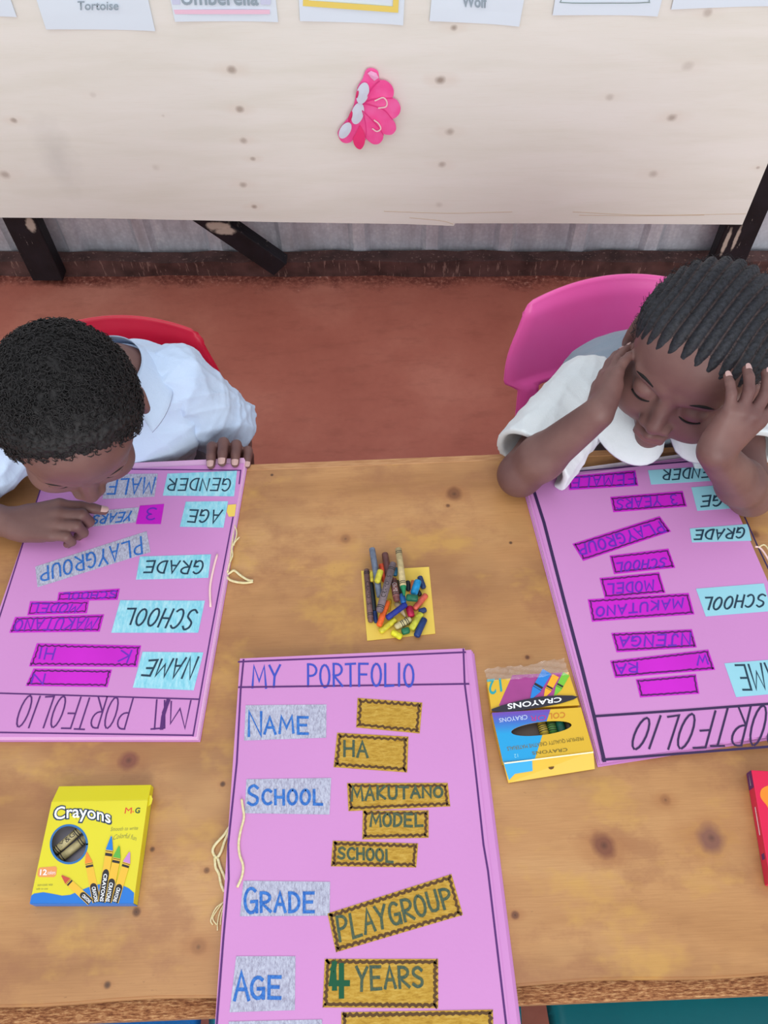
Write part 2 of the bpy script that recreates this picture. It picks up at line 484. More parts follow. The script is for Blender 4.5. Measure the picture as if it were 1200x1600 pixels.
# ---------------------------------------------------------------- plywood board with paper on it
def plywood():
    n = Nodes('pale_plywood', 0.62, 0.3)
    lo = n.mapping((1.0, 1, 7.0))
    a = n.noise(lo, 3.0, 5, 0.55, 0.4)
    c = n.ramp(a, [(0.3, (227, 225, 216)), (0.5, (232, 230, 223)), (0.72, (236, 234, 229))])
    f = n.noise(n.mapping((2.0, 1, 60)), 9, 4, 0.6)
    c = n.mix(n.math('MULTIPLY', n.ramp(f, [(0.55, (0, 0, 0, 1)), (0.8, (1, 1, 1, 1))]), 0.16), c, lin((206, 190, 170)))
    wob = n.math('MULTIPLY', n.math('SUBTRACT', n.noise(n.co, 40, 3), 0.5), 0.7)
    for (px, py, r, dark) in [(362, 109, 7, .75), (375, 171, 6, .75), (380, 220, 6, .6), (395, 248, 4, .6), (380, 289, 6, .6), (397, 323, 5, .8), (22, 188, 5, .7), (8, 273, 8, .6),
                              (688, 125, 7, .9), (709, 43, 5, .8), (703, 206, 7, .6), (690, 257, 6, .6), (953, 152, 6, .35), (1050, 184, 7, .7), (1021, 272, 7, .45), (1106, 20, 6, .5),
                              (1075, 103, 8, .3), (243, 262, 6, .2), (145, 148, 5, .2), (686, 320, 6, .25), (1184, 262, 3, .6), (255, 181, 3, .25), (345, 12, 5, .2)]:
        p = BS.at(px, py); r = r / 640.0
        c = n.mix(n.math('MULTIPLY', n.spot(p, (1 / r / 4.5, 1 / r / 4.5, 1 / r / 1.8), 0.1, wob), dark * .25), c, lin((210, 180, 156)))
        c = n.mix(n.math('MULTIPLY', n.spot(p, (1 / r / 1.15, 1 / r / 1.1, 1 / r), 0.3, wob), dark * .85), c, lin((142, 126, 114)))
    p = BS.at(90, 245); c = n.mix(n.math('MULTIPLY', n.spot(p, (20, 20, 9), 0.1, wob), .22), c, lin((150, 150, 150)))
    n.bump(f, 0.08, 0.002)
    return n.done(c)
bl, br_ = BS.at(0, 338) - WE * .35, BS.at(1160, 351)
bot = [BS.at(px, py) for px, py in ((150, 341), (300, 344), (430, 347), (560, 349), (630, 350), (709, 353), (711, 349), (850, 349), (1010, 350))]
line = [bl] + bot + [br_]
top = [br_ + UP * 1.15, bl + UP * 1.05]
mb = MB(); mb.prism((line + top), WN * -0.012)
board = mb.build('plywood_board', plywood())
tag(board, 'large pale plywood board with small knots fixed to the black posts', 'board')
SLIVER = mat('splintered_edge', (196, 172, 140), 0.8)
mb = MB()
for (x0, y0, x1, y1, x2, y2) in [(895, 331, 1010, 336, 1165, 334), (905, 336, 1000, 337, 1100, 336), (640, 340, 690, 345, 708, 350), (600, 330, 700, 333, 800, 331)]:
    ribbon(mb, BS, [catmull([(x0, y0), (x1, y1), (x2, y2)], 5)], 0.0012, 0.0, 0.0004)
mb.build('split_line', mat('split_wood', (204, 184, 160), 0.9), board)  # thin split lines in the plywood, darker than the board

PAPER = mat('white_paper', (222, 234, 246), 0.7, spec=0.2)
GREYTYPE = mat('grey_print', (150, 168, 180), 0.7)
def poster(corner_l, corner_r, label, slant=0.0):
    """a sheet hung above the board's middle: its two lower corners, then its full height"""
    L, R_ = BS.at(*corner_l, .0008), BS.at(*corner_r, .0008)
    ac = (R_ - L).normalized(); upv = (UP - ac * UP.dot(ac)).normalized()
    mb = MB(); nx, ny = 8, 10; w = (R_ - L).length; h = w * 1.36
    vs = []
    for side in (0, 1):
        for j in range(ny + 1):
            for i in range(nx + 1):
                u, v = i / nx, j / ny
                lift = .0035 * (1 - v) ** 3 * (abs(u - .5) * 2) ** 2 + .0008 * math.sin(u * 5 + j)
                vs.append(L + ac * w * u + upv * h * v + WN * (lift + (.0004 if side else 0)))
    N = (nx + 1) * (ny + 1); fs = []
    for j in range(ny):
        for i in range(nx):
            a = j * (nx + 1) + i
            fs += [(a + 1, a, a + nx + 1, a + nx + 2), (N + a, N + a + 1, N + a + nx + 2, N + a + nx + 1)]
    rim = [j * (nx + 1) for j in range(ny, 0, -1)] + list(range(nx)) + [j * (nx + 1) + nx for j in range(ny)] + [ny * (nx + 1) + i for i in range(nx, -1, -1)]
    for a, b in zip(rim, rim[1:]): fs.append((a, b, b + N, a + N))
    mb.add(vs, fs)
    o = mb.build('paper_poster', PAPER, smooth=False)
    return tag(o, label, 'poster', 'paper sheets pinned in a row across the board')
PH = .0046
pp = poster((-150, 22), (27, 25), 'blank white paper sheet at the far left of the board, half out of view')
pp = poster((73, 44), (243, 47), 'white paper sheet printed Tortoise, on the plywood board')
print_text('lettering', 'Tortoise', BS, [(122, 14), (186, 14), (186, 0), (122, 0)], PH, GREYTYPE, pp, bold=.012)
pp = poster((274, 32), (435, 33), 'white paper sheet printed Umberella above a pink bar')
print_text('lettering', 'Umberella', BS, [(284, 6), (405, 7), (402, -18), (282, -18)], PH, GREYTYPE, pp, bold=.02)
sheet('pink_bar', BS, [(272, 13), (422, 13), (422, 20), (274, 20)], PH, .0002, mat('pink_print', (240, 200, 222), .7), pp)
sheet('lilac_panel', BS, [(406, -30), (424, -30), (423, 5), (408, 5)], PH, .0002, mat('lilac_print', (206, 212, 238), .7), pp)
sheet('lilac_panel', BS, [(266, -30), (280, -30), (282, 5), (270, 5)], PH, .0002, mat('lilac_print', (206, 212, 238), .7), pp)
pp = poster((469, 31), (630, 38), 'white paper sheet with a thick yellow frame line, left of Wolf')
mb = MB(); ribbon(mb, BS, [[(480, -90), (478, 3), (618, 13), (622, -80)]], .0105, PH); mb.build('frame_line', mat('yellow_print', (238, 214, 110), .7), pp)
pp = poster((671, 31), (811, 40), 'white paper sheet printed Wolf with a curling right corner')
print_text('lettering', 'Wolf', BS, [(722, 9), (761, 11), (761, -8), (722, -10)], PH, GREYTYPE, pp, bold=.02)
pp = poster((863, 22), (1027, 24), 'white paper sheet with a thin grey rounded frame line')
mb = MB(); ribbon(mb, BS, [catmull([(877, -60), (877, -6), (881, 2), (950, 3), (1008, 2), (1014, -5), (1016, -60)], 4)], .0016, PH); mb.build('frame_line', mat('grey_green_print', (140, 160, 160), .7), pp)
pp = poster((1048, 13), (1225, 8), 'blank white paper sheet at the right end of the board row')

# folded paper flower
zf = zoomer(7.5, 500, 80)
PINK = mat('hot_pink_paper', (250, 82, 160), 0.55, (252, 110, 180), 30)
fl = thing('paper_flower', 'hot pink folded paper flower with white petals stuck on the board', 'decoration', BS.at(580, 165))
def blade(name, pts, h0, h1, fold_x, material, thick=.0006, label=None):
    """paper petal that rises away from the board towards its outer side"""
    P = zf(*pts); P = ccw(BS, P)
    mb = MB(); ring = [BS.at(x, y) for x, y in P]; cen = sum(ring, Vector()) / len(ring)
    xs = [x for x, y in P]; x0, x1 = min(xs), max(xs)
    vs = [r + WN * (h0 + (h1 - h0) * (x - x0) / (x1 - x0)) for r, (x, y) in zip(ring, P)] + [cen + WN * ((h0 + h1) / 2 + .0015)]
    n = len(P); vs += [v - WN * thick for v in vs]
    fs = [(i, (i + 1) % n, n) for i in range(n)] + [((i + 1) % n + n + 1, i + n + 1, 2 * n + 1) for i in range(n)] + [(i + n + 1, (i + 1) % n + n + 1, (i + 1) % n, i) for i in range(n)]
    mb.add(vs, fs); return mb.build(name, material, fl, label=label)
def pet(cx, cy, rx, ry, rot): return ell(cx, cy, rx, ry, 22, math.radians(rot))
sc = catmull([(530, 210), (560, 172), (620, 164), (680, 195), (692, 255), (705, 296), (765, 298), (832, 342), (866, 412), (862, 475), (850, 496), (905, 525), (945, 600), (932, 680), (880, 735), (852, 748), (884, 800), (892, 868), (845, 928), (770, 934), (746, 926), (738, 990), (690, 1046), (622, 1052), (565, 1015), (536, 984)], 3) + catmull([(500, 985), (395, 985), (372, 1036), (310, 1060), (250, 1040), (216, 980), (214, 920), (300, 800), (340, 740), (400, 600), (440, 400), (500, 300)], 3)
blade('petals', [(p.x, p.y) for p in sc], .004, .016, 0, PINK)
blade('petal', [(p.x, p.y) for p in catmull([(470, 820), (520, 900), (530, 980), (520, 1045), (480, 1102), (430, 1088), (398, 1040), (392, 985), (420, 930)], 3)], .012, .016, 0, mat('rose_red_paper', (240, 58, 126), .55))
for pts in [[(510, 560), (640, 590), (760, 640), (850, 745)], [(510, 560), (600, 520), (720, 500), (850, 495)], [(500, 640), (600, 740), (690, 840), (746, 926)], [(500, 640), (530, 760), (545, 880), (536, 984)], [(520, 540), (590, 420), (650, 340), (700, 296)]]:
    P = zf(*[(p.x, p.y) for p in catmull(pts, 5)])
    mb = MB(); ribbon(mb, BS, [P], .0016, .0165, .0006); mb.build('crease', mat('deep_pink_fold', (232, 54, 138), .6), fl)
blade('tape', [(560, 205), (600, 175), (665, 200), (690, 255), (640, 290), (600, 255)], .0165, .0175, 0, mat('pale_pink_tape', (246, 178, 220), .3))
WHITEP = mat('pale_blue_white_paper', (214, 224, 240), .6)
blade('white_petal', pet(505, 430, 72, 125, 12), .022, .016, 0, WHITEP, label='white petal folded over')
blade('white_petal', pet(445, 670, 72, 125, 12), .021, .015, 0, WHITEP, label='white petal folded over')
blade('white_petal', pet(300, 870, 62, 100, 32), .020, .016, 0, WHITEP, label='white petal folded over')
RED = mat('deep_pink_paper', (220, 50, 110), .6)
blade('pink_spot', pet(443, 430, 14, 45, 12), .0235, .0225, 0, RED)
blade('pink_spot', pet(362, 695, 20, 65, 15), .0225, .0215, 0, RED)
CREAM = mat('cream_paper_lining', (244, 214, 214), .6)
for (cx, cy, pts) in [(0, 0, [(650, 520), (740, 485), (785, 530), (775, 590), (690, 608)]), (0, 0, [(640, 750), (690, 790), (715, 850), (670, 880), (620, 850)])]:
    P = zf(*[(p.x, p.y) for p in catmull(pts, 5)])
    mb = MB(); ribbon(mb, BS, [P], .0026, .0175, .0005); mb.build('cut_slit', CREAM, fl)

# ---------------------------------------------------------------- table
TZ = 0.5
def table_wood():
    n = Nodes('varnished_table_wood', 0.38, 0.45)
    v = n.mapping((1.0, 4.5, 4.5))
    a = n.noise(v, 1.8, 5, 0.5, 0.9)
    c = n.ramp(a, [(0.24, (152, 104, 62)), (0.42, (178, 128, 80)), (0.58, (190, 140, 90)), (0.76, (202, 156, 104))])
    g = n.noise(n.mapping((4, 110, 110)), 6, 5, 0.65)
    c = n.mix(n.math('MULTIPLY', n.ramp(g, [(0.4, (0, 0, 0, 1)), (0.75, (1, 1, 1, 1))]), 0.30), c, lin((138, 90, 50)))
    blot = n.ramp(n.noise(n.mapping((1, 1.6, 1)), 5.2, 4, 0.55), [(0.5, (0, 0, 0, 1)), (0.72, (1, 1, 1, 1))])
    c = n.mix(n.math('MULTIPLY', blot, 0.7), c, lin((142, 97, 62)))
    pale = n.ramp(n.noise(n.mapping((1.2, 2.4, 1), (3, 1, 0)), 4.0, 3), [(0.52, (0, 0, 0, 1)), (0.72, (1, 1, 1, 1))])
    c = n.mix(n.math('MULTIPLY', pale, 0.4), c, lin((208, 164, 108)))
    yel = n.ramp(n.noise(n.mapping((1, 1.5, 1), (7, 2, 0)), 9, 4, .6), [(0.54, (0, 0, 0, 1)), (0.66, (1, 1, 1, 1))])
    c = n.mix(n.math('MULTIPLY', yel, 0.5), c, lin((204, 158, 78)))
    red = n.ramp(n.noise(n.mapping((1, 1.4, 1), (2, 9, 0)), 11, 5, .65), [(0.52, (0, 0, 0, 1)), (0.66, (1, 1, 1, 1))])
    c = n.mix(n.math('MULTIPLY', red, 0.5), c, lin((150, 98, 66)))
    scr = n.ramp(n.noise(n.mapping((1, 2.2, 1)), 130, 4, .7), [(0.62, (0, 0, 0, 1)), (0.72, (1, 1, 1, 1))])
    scr = n.math('MULTIPLY', scr, n.ramp(n.noise(n.co, 14, 3), [(0.5, (0, 0, 0, 1)), (0.62, (1, 1, 1, 1))]))
    c = n.mix(n.math('MULTIPLY', scr, 0.5), c, lin((110, 72, 44)))
    wob = n.math('MULTIPLY', n.math('SUBTRACT', n.noise(n.co, 34, 3), 0.5), 0.8)
    for (px, py, r, halo, col) in [(710, 772, 14, 1.6, (112, 66, 38)), (201, 1188, 15, 1.7, (120, 62, 52)), (944, 1321, 17, 1.9, (112, 60, 46)), (1112, 1309, 19, 2.2, (118, 74, 70)),
                             (238, 1327, 4, 3, (80, 46, 28)), (213, 1425, 6, 2, (84, 48, 30)), (805, 1430, 5, 2, (96, 52, 36)), (824, 1027, 4, 2, (90, 50, 34)), (168, 1539, 5, 1.5, (70, 44, 30)),
                             (348, 1225, 4, 1.5, (70, 44, 30)), (323, 1360, 4, 2, (110, 70, 40)), (1180, 835, 7, 2, (120, 76, 46)), (310, 1480, 10, 2, (150, 100, 60)), (540, 842, 9, 2, (146, 100, 64)),
                             (425, 742, 3, 1.2, (60, 42, 32)), (780, 736, 3, 1.2, (60, 42, 32)), (910, 719, 3, 1.2, (60, 42, 32)), (798, 848, 3, 1.2, (70, 48, 34)), (700, 790, 4, 1.5, (100, 64, 40)), (1040, 1250, 8, 2, (150, 100, 62))]:
        p = at(px, py, TZ); k = r / 1250.0
        c = n.mix(n.math('MULTIPLY', n.spot(p, (1 / k / halo / 1.6, 1 / k / halo, 0), 0.2, wob), .5), c, lin((158, 100, 58)))
        c = n.mix(n.math('MULTIPLY', n.spot(p, (.82 / k, .82 / k, 0), 0.5, wob), .8), c, lin(col))
        c = n.mix(n.math('MULTIPLY', n.spot(p, (2.6 / k, 2.6 / k, 0), 0.1, wob), .6), c, lin(tuple(v * .6 for v in col)))
    n.bump(n.math('ADD', g, a), 0.06, 0.002)
    return n.done(c)
def rough_edge():
    n = Nodes('rough_sawn_edge', 0.8, 0.2)
    a = n.noise(n.mapping((14, 60, 60)), 9, 5, 0.7)
    c = n.ramp(a, [(0.36, (112, 66, 44)), (0.5, (166, 112, 74)), (0.66, (214, 168, 120))])
    n.bump(a, 0.6, 0.004); return n.done(c)
TW = table_wood(); RE = rough_edge()
TX0, TX1, TY0, TY1 = -0.80, 0.86, 0.041, 0.7235
tb = thing('classroom_table', 'long low varnished wooden table with knots, holding the pink portfolios', 'table', (0.03, 0.38, 0))
mb = MB()
NX = 40
def fy(i): return TY1 + .0016 * math.sin(i * 1.7) + .001 * math.sin(i * .6)
def ny(i): return TY0 + .0016 * math.sin(i * 1.1) + (.003 if i > 25 else 0) * 0
for i in range(NX):
    x0, x1 = TX0 + (TX1 - TX0) * i / NX, TX0 + (TX1 - TX0) * (i + 1) / NX
    b = [Vector((x0, ny(i), TZ - .022)), Vector((x1, ny(i + 1), TZ - .022)), Vector((x1, fy(i + 1), TZ - .022)), Vector((x0, fy(i), TZ - .022))]
    mb.hexa(b, [v + UP * .022 for v in b])
o = mb.build('tabletop', TW, tb)
bm = bmesh.new(); bm.from_mesh(o.data); bmesh.ops.remove_doubles(bm, verts=bm.verts, dist=1e-6)
cnt = {}
bmesh.ops.delete(bm, geom=[f for f in bm.faces if abs(f.normal.x) > .95 and TX0 + .01 < (f.calc_center_median().x + .03) < TX1 - .01 and True and abs(f.calc_center_median().x) < .8], context='FACES')
bmesh.ops.recalc_face_normals(bm, faces=bm.faces)
es = [e for e in bm.edges if len(e.link_faces) == 2 and e.calc_face_angle(0) > .7]
bmesh.ops.bevel(bm, geom=es, offset=.0025, segments=2, affect='EDGES')
bm.to_mesh(o.data); bm.free()
mb = MB(); mb.box((TX0, TY1 - .0075, TZ - .0215), (TX1, TY1 + .0035, TZ + .0006)); mb.build('edge_strip', mat('pale_edge_strip', (190, 142, 98), .5, (170, 120, 78), 40, (1, 8, 8)), tb, bevel=.001)
mb = MB(); mb.box((TX0 + .01, TY0 - .0175, TZ - .085), (TX1 - .01, TY0 + .006, TZ - .0265)); mb.build('front_rail', RE, tb, bevel=.002, label='rough sawn edge board')
mb = MB(); mb.box((TX0 + .03, TY1 - .06, TZ - .066), (TX1 - .03, TY1 - .04, TZ - .0225)); mb.build('back_rail', TW, tb, bevel=.002)
for x in (TX0 + .04, TX1 - .09):
    mb = MB(); mb.box((x, TY0 + .03, TZ - .085), (x + .02, TY1 - .07, TZ - .0225)); mb.build('side_rail', TW, tb, bevel=.002)
    for y in (TY0 + .008, TY1 - .11):
        mb = MB(); mb.box((x, y, 0), (x + .05, y + .05, TZ - .0865)); mb.build('leg', TW, tb, bevel=.003)

# ---------------------------------------------------------------- plastic chairs
def smooth_step(a, b, x):
    t = max(0, min(1, (x - a) / (b - a))); return t * t * (3 - 2 * t)
def chair(name, label, cx, cy, rot, color, color2, top=0.56, half=.172, group='moulded plastic chairs round the table', name_mat='plastic'):
    M = mat(name_mat, color, 0.34, color2, 6, spec=.5)
    t = thing(name, label, 'chair', (cx, cy, 0), group)
    Rz = Matrix.Rotation(rot, 3, 'Z'); o3 = Vector((cx, cy, 0))
    def loc(x, y, z): return o3 + Rz @ Vector((x, y, z))
    # backrest: curved shell with a raised rim and a hand slot
    NU, NV = 44, 44; z0 = .285
    def bk(u, v, off):
        zt = top - .012 - .022 * u * u - .055 * smooth_step(.84, 1.0, abs(u)) * 0
        z = z0 + (zt - z0) * v
        hw = half * (.86 + .14 * smooth_step(.36, .42, v)) * (1 - .13 * smooth_step(.45, 1, v) ** 1.5)
        c = smooth_step(.93, 1.0, abs(u)) * smooth_step(.9, 1.0, v)
        x = u * hw * (1 - .05 * c); z -= .012 * c
        edge = max(smooth_step(.9, 1, abs(u)), smooth_step(.9, 1, v))
        y = .165 + .055 * v - .032 * u * u + .007 * edge + .004 * smooth_step(.36, .42, v)
        return loc(x, y + off, z)
    bm = bmesh.new()
    g = [[bm.verts.new(bk(-1 + 2 * i / NU, j / NV, 0)) for i in range(NU + 1)] for j in range(NV + 1)]
    for j in range(NV):
        for i in range(NU):
            u, v = -1 + 2 * (i + .5) / NU, (j + .5) / NV
            if abs(u) < .76 and .30 < v < .375: continue
            bm.faces.new((g[j][i + 1], g[j][i], g[j + 1][i], g[j + 1][i + 1]))
    bmesh.ops.delete(bm, geom=[v for v in bm.verts if not v.link_faces], context='VERTS')
    bmesh.ops.recalc_face_normals(bm, faces=bm.faces)
    bmesh.ops.solidify(bm, geom=list(bm.faces), thickness=.006)
    me = bpy.data.meshes.new('backrest'); bm.to_mesh(me); bm.free()
    me.polygons.foreach_set('use_smooth', [True] * len(me.polygons))
    link_mesh('backrest', me, M, t)
    # seat: dished shell with a rolled front lip
    bm = bmesh.new(); NU, NV = 30, 30
    def st(u, v):
        hw = half * (.95 - .1 * v)
        sq = 1 - .08 * smooth_step(.8, 1, abs(u)) * (smooth_step(.85, 1, v) + smooth_step(.85, 1, 1 - v))
        z = .28 + .012 * u * u + .006 * v - .018 * smooth_step(.12, 0, v) - .012 * smooth_step(.92, 1, abs(u))
        return loc(u * hw * sq, -.17 + .335 * v, z)
    g = [[bm.verts.new(st(-1 + 2 * i / NU, j / NV)) for i in range(NU + 1)] for j in range(NV + 1)]
    for j in range(NV):
        for i in range(NU): bm.faces.new((g[j][i], g[j][i + 1], g[j + 1][i + 1], g[j + 1][i]))
    bmesh.ops.solidify(bm, geom=list(bm.faces), thickness=.006)
    me = bpy.data.meshes.new('seat'); bm.to_mesh(me); bm.free()
    me.polygons.foreach_set('use_smooth', [True] * len(me.polygons))
    link_mesh('seat', me, M, t)
    for sx in (-1, 1):
        for sy, y in ((-1, -.125), (1, .135)):
            mb = MB()
            p0, p1 = (sx * half * .74, y, .272), (sx * half * .92, y + sy * .03, 0)
            for_a = [(p0[0] - .017, p0[1] - .015, p0[2]), (p0[0] + .017, p0[1] - .015, p0[2]), (p0[0] + .017, p0[1] + .015, p0[2]), (p0[0] - .017, p0[1] + .015, p0[2])]
            for_b = [(p1[0] - .013, p1[1] - .012, 0), (p1[0] + .013, p1[1] - .012, 0), (p1[0] + .013, p1[1] + .012, 0), (p1[0] - .013, p1[1] + .012, 0)]
            mb.hexa([loc(*p) for p in for_b], [loc(*p) for p in for_a]); mb.build('leg', M, t, bevel=.004)
    return t
CHAIRS = [
 ('plastic_chair', 'red plastic chair behind the boy in the white shirt', -.425, .775, .06, (222, 22, 62), (206, 14, 52), .555, .172, 'red_plastic'),
 ('plastic_chair', 'bright pink plastic chair behind the girl with braids', .405, .80, .03, (254, 108, 190), (252, 96, 180), .575, .182, 'pink_plastic'),
 ('plastic_chair', 'dark blue plastic chair under the near table edge, left of the portfolio', -.43, -.02, math.pi, (36, 146, 236), (30, 134, 224), .41, .19, 'blue_plastic'),
 ('plastic_chair', 'turquoise plastic chair at the near table edge, mostly under the middle portfolio', -.05, -.045, math.pi, (60, 196, 220), (50, 184, 210), .41, .214, 'turquoise_plastic'),
 ('plastic_chair', 'teal plastic chair under the near table edge, right of the portfolio', .345, -.02, math.pi, (10, 140, 152), (8, 128, 142), .41, .182, 'teal_plastic'),
]
for n_, lb, x, y, r, c1, c2, tp, hf, mn in CHAIRS:
    chair(n_, lb, x, y, r, c1, c2, tp, hf, name_mat=mn)
# ---------------------------------------------------------------- portfolios
PINKCARD = mat('pink_card', (207, 141, 203), 0.5, (204, 138, 200), 5, bump=.03, bscale=200)
PINKPAGE = mat('pale_pink_page', (224, 176, 216), 0.55)
WHITEPAGE = mat('white_page', (222, 214, 222), 0.6, (200, 190, 200), 40)
INK_D = mat('dark_marker', (54, 34, 80), .6)
INK_P = mat('purple_marker', (84, 36, 110), .6)
INK_B = mat('blue_crayon', (28, 92, 178), .6, (60, 124, 206), 400)
INK_B2 = mat('blue_marker', (58, 78, 190), .6)
INK_N = mat('dark_teal_marker', (30, 58, 78), .6)
INK_V = mat('violet_marker', (104, 40, 186), .6)
INK_G = mat('green_grey_crayon', (50, 78, 72), .7, (86, 96, 66), 500)
INK_G2 = mat('dark_green_crayon', (8, 84, 54), .7)
INK_BR = mat('brown_crayon_line', (88, 60, 30), .7)
INK_PU = mat('dark_purple_line', (84, 14, 96), .6)
CORD = mat('cream_cord', (218, 204, 150), .8, (232, 222, 184), 300)
CORD2 = mat('pinkish_cord', (240, 206, 204), .8)
def scribble(name, a, b, c, stretch, rot, scale):
    n = Nodes(name, 0.75, .2)
    v = n.mapping(stretch, rot=(0, 0, rot))
    f = n.noise(v, scale, 6, .75)
    g = n.noise(n.co, scale * .35, 3)
    col = n.ramp(f, [(.36, a), (.5, b), (.66, c)])
    return n.done(n.mix(n.math('MULTIPLY', g, .3), col, lin(b)))
GOLD = scribble('gold_crayon_card', (158, 118, 40), (188, 148, 58), (206, 172, 86), (1, 3.5, 1), .15, 90)
SILVER = scribble('silver_crayon_card', (138, 134, 156), (178, 180, 202), (206, 210, 226), (2.4, 1, 1), .8, 230)
SKY = scribble('sky_blue_card', (116, 196, 218), (148, 212, 230), (182, 228, 240), (3, 1, 1), .2, 60)
PALEBLUE = mat('plain_pale_blue_card', (146, 206, 224), .6, (154, 212, 228), 10)
MAGENTA = mat('magenta_card', (206, 26, 206), .55, (196, 20, 196), 10)
COVER_T, HCARD, HINK = .0011, .0002, .0005

class Book:
    def __init__(self, name, label, corners, zt, lifts, layers):
        """corners: far left, far right, near right, near left of the front cover (world); layers: (dx, dy, material, part name) below it"""
        c = sum(corners, Vector()) / 4
        self.t = thing(name, label, 'portfolio', (c.x, c.y, TZ), 'pink handmade school portfolios')
        self.zt = zt; self.s = level(zt)
        z = TZ + .0004; n = len(layers); gap = (zt - COVER_T - z) / n
        for i, (dx0, dy0, dx1, dy1, M, nm) in enumerate(layers):
            th = gap * .985
            q = [Vector((p.x + (dx0 if k in (0, 3) else dx1), p.y + (dy1 if k in (0, 1) else dy0), z)) for k, p in enumerate(corners)]
            mb = MB(); mb.prism(q[::-1], (0, 0, th)); mb.build(nm, M, self.t); z += gap
        mb = MB(); mb.prism([Vector((p.x, p.y, zt - COVER_T)) for p in corners][::-1], (0, 0, COVER_T))
        self.cover = mb.build('front_cover', PINKCARD, self.t)
    def lines(self, name, lines, w, ink, h=HCARD, parent=None):
        mb = MB(); ribbon(mb, self.s, lines, w, h); return mb.build(name, ink, parent or self.t)
    def card(self, quad, M, border=None, wave=0.0, label=None, lines=None, ink=None, w=.0022, inset=.05, period=10.5):
        """quad: the card's corners in reading order (top left, top right, bottom right, bottom left)"""
        o = sheet('word_card', self.s, quad, HCARD, .0002, M, self.t, label)
        if border:
            c = (sum(p[0] for p in quad) / 4, sum(p[1] for p in quad) / 4); q = []
            for i in range(4):
                (x0, y0), (x1, y1) = quad[i], quad[(i + 1) % 4]
                L = math.hypot(x1 - x0, y1 - y0); n = max(3, int(L / (period / 3.0))) if wave else 6
                for k in range(n):
                    t = (3.2 + (L - 6.4) * k / (n - 1)) / L; x, y = x0 + (x1 - x0) * t, y0 + (y1 - y0) * t
                    nx_, ny_ = -(y1 - y0) / L, (x1 - x0) / L
                    if (c[0] - x) * nx_ + (c[1] - y) * ny_ < 0: nx_, ny_ = -nx_, -ny_
                    off = 2.6 + wave * abs(math.sin(math.pi * k * L / n / period)) + random.uniform(-.4, .4)
                    q.append((x + nx_ * off, y + ny_ * off))
            q.append((q[0][0] * .8 + q[-1][0] * .2, q[0][1] * .8 + q[-1][1] * .2))
            self.lines('border_line', [q], border[1], border[0], HINK, o)
        if lines: self.lines('lettering', lines, w, ink, HINK + .00005, o)
        return o

# ---- middle portfolio, reads from the camera's side
zA, zB = zoomer(2.449, 330, 1000), zoomer(2.4, 320, 1290)
zt = TZ + .0105; s_ = level(zt)
TL, TR = s_.at(375, 1029), s_.at(726, 1013)
BL = TL + (s_.at(336, 1600) - TL).normalized() * .425; BR = TR + (s_.at(796, 1600) - TR).normalized() * .425
mid = Book('portfolio', 'middle pink portfolio with gold and silver word cards, facing the camera', [TL, TR, BR, BL], zt, 0,
           [(0.000, .002, .0125, -.004, PINKCARD, 'back_cover'), (.001, .003, .0095, -.002, PINKPAGE, 'page'), (.001, .002, .0085, -.004, WHITEPAGE, 'page'), (.001, .003, .0105, -.003, PINKCARD, 'page'), (.0015, .003, .007, -.0015, PINKPAGE, 'page'), (.001, .003, .0085, -.002, PINKCARD, 'page')])
mid.lines('border_line', [zA((105, 84), (118, 83), (540, 66), (972, 47)), zA((965, 36), (970, 168), (1000, 400), (1018, 560), (1042, 784)) + zB((1062, 170), (1130, 744)), zA((124, 76), (113, 190), (98, 470), (80, 640), (65, 784)) + zB((90, 200), (70, 420), (45, 744)), zA((106, 181), (600, 174), (985, 168))], .0022, INK_P)
def rd(z, *p): return z(*p)
def boxq(z, x0, x1, y0, y1): return z((x0, y1), (x1, y1), (x1, y0), (x0, y0))      # writing box: bottom left, bottom right, top right, top left
mid.lines('title_lettering', word_lines('MY', boxq(zA, 158, 264, 97, 180)), .0027, INK_B2)
mid.lines('title_lettering', word_lines('PORTFOLIO', boxq(zA, 368, 775, 93, 178)), .0027, INK_B2)
def small_caps(text, q, first=1.35, gap=.35):
    """handwritten word with a taller first letter"""
    a = .9 / (.9 * len(text) + gap * (len(text) - 1)) * 1.15
    l = lambda u, v: lerp2(q, u, v)
    first_q = [l(0, -.04), l(a, 0), l(a, 1), l(0, 1)]
    b = a + .05; rest_q = [l(b, .05), l(1, .05), l(1, 1 / first), l(b, 1 / first)]
    return word_lines(text[0], first_q) + word_lines(text[1:], rest_q, gap)
mid.card(zA((132, 250), (441, 247), (440, 374), (126, 385)), SILVER, lines=small_caps('NAME', boxq(zA, 142, 372, 272, 362)), ink=INK_B, w=.0032, label='silver word card reading NAME')
mid.card(zA((560, 222), (808, 240), (798, 358), (555, 335)), GOLD, (INK_BR, .0026), 3.4, label='gold name card')
mid.card(zA((482, 355), (755, 370), (750, 507), (468, 487)), GOLD, (INK_BR, .0026), 3.6, lines=word_lines('HA', boxq(zA, 508, 598, 388, 446)), ink=INK_G, w=.0030, label='gold name card starting HA')
mid.card(zA((135, 533), (459, 528), (453, 668), (128, 663)), SILVER, lines=small_caps('SCHOOL', boxq(zA, 140, 426, 560, 632), 1.25), ink=INK_B, w=.0032, label='silver word card reading SCHOOL')
mid.card(zA((520, 548), (905, 547), (915, 637), (525, 655)), GOLD, (INK_BR, .0025), 3.0, lines=word_lines('MAKUTANO', zA((538, 614), (885, 600), (885, 564), (538, 560))), ink=INK_G, w=.0028, label='gold word card reading MAKUTANO')
mid.card(zA((580, 652), (832, 652), (832, 757), (578, 763)), GOLD, (INK_BR, .0025), 3.0, lines=word_lines('MODEL', boxq(zA, 610, 810, 666, 712)), ink=INK_G, w=.0028, label='gold word card reading MODEL')
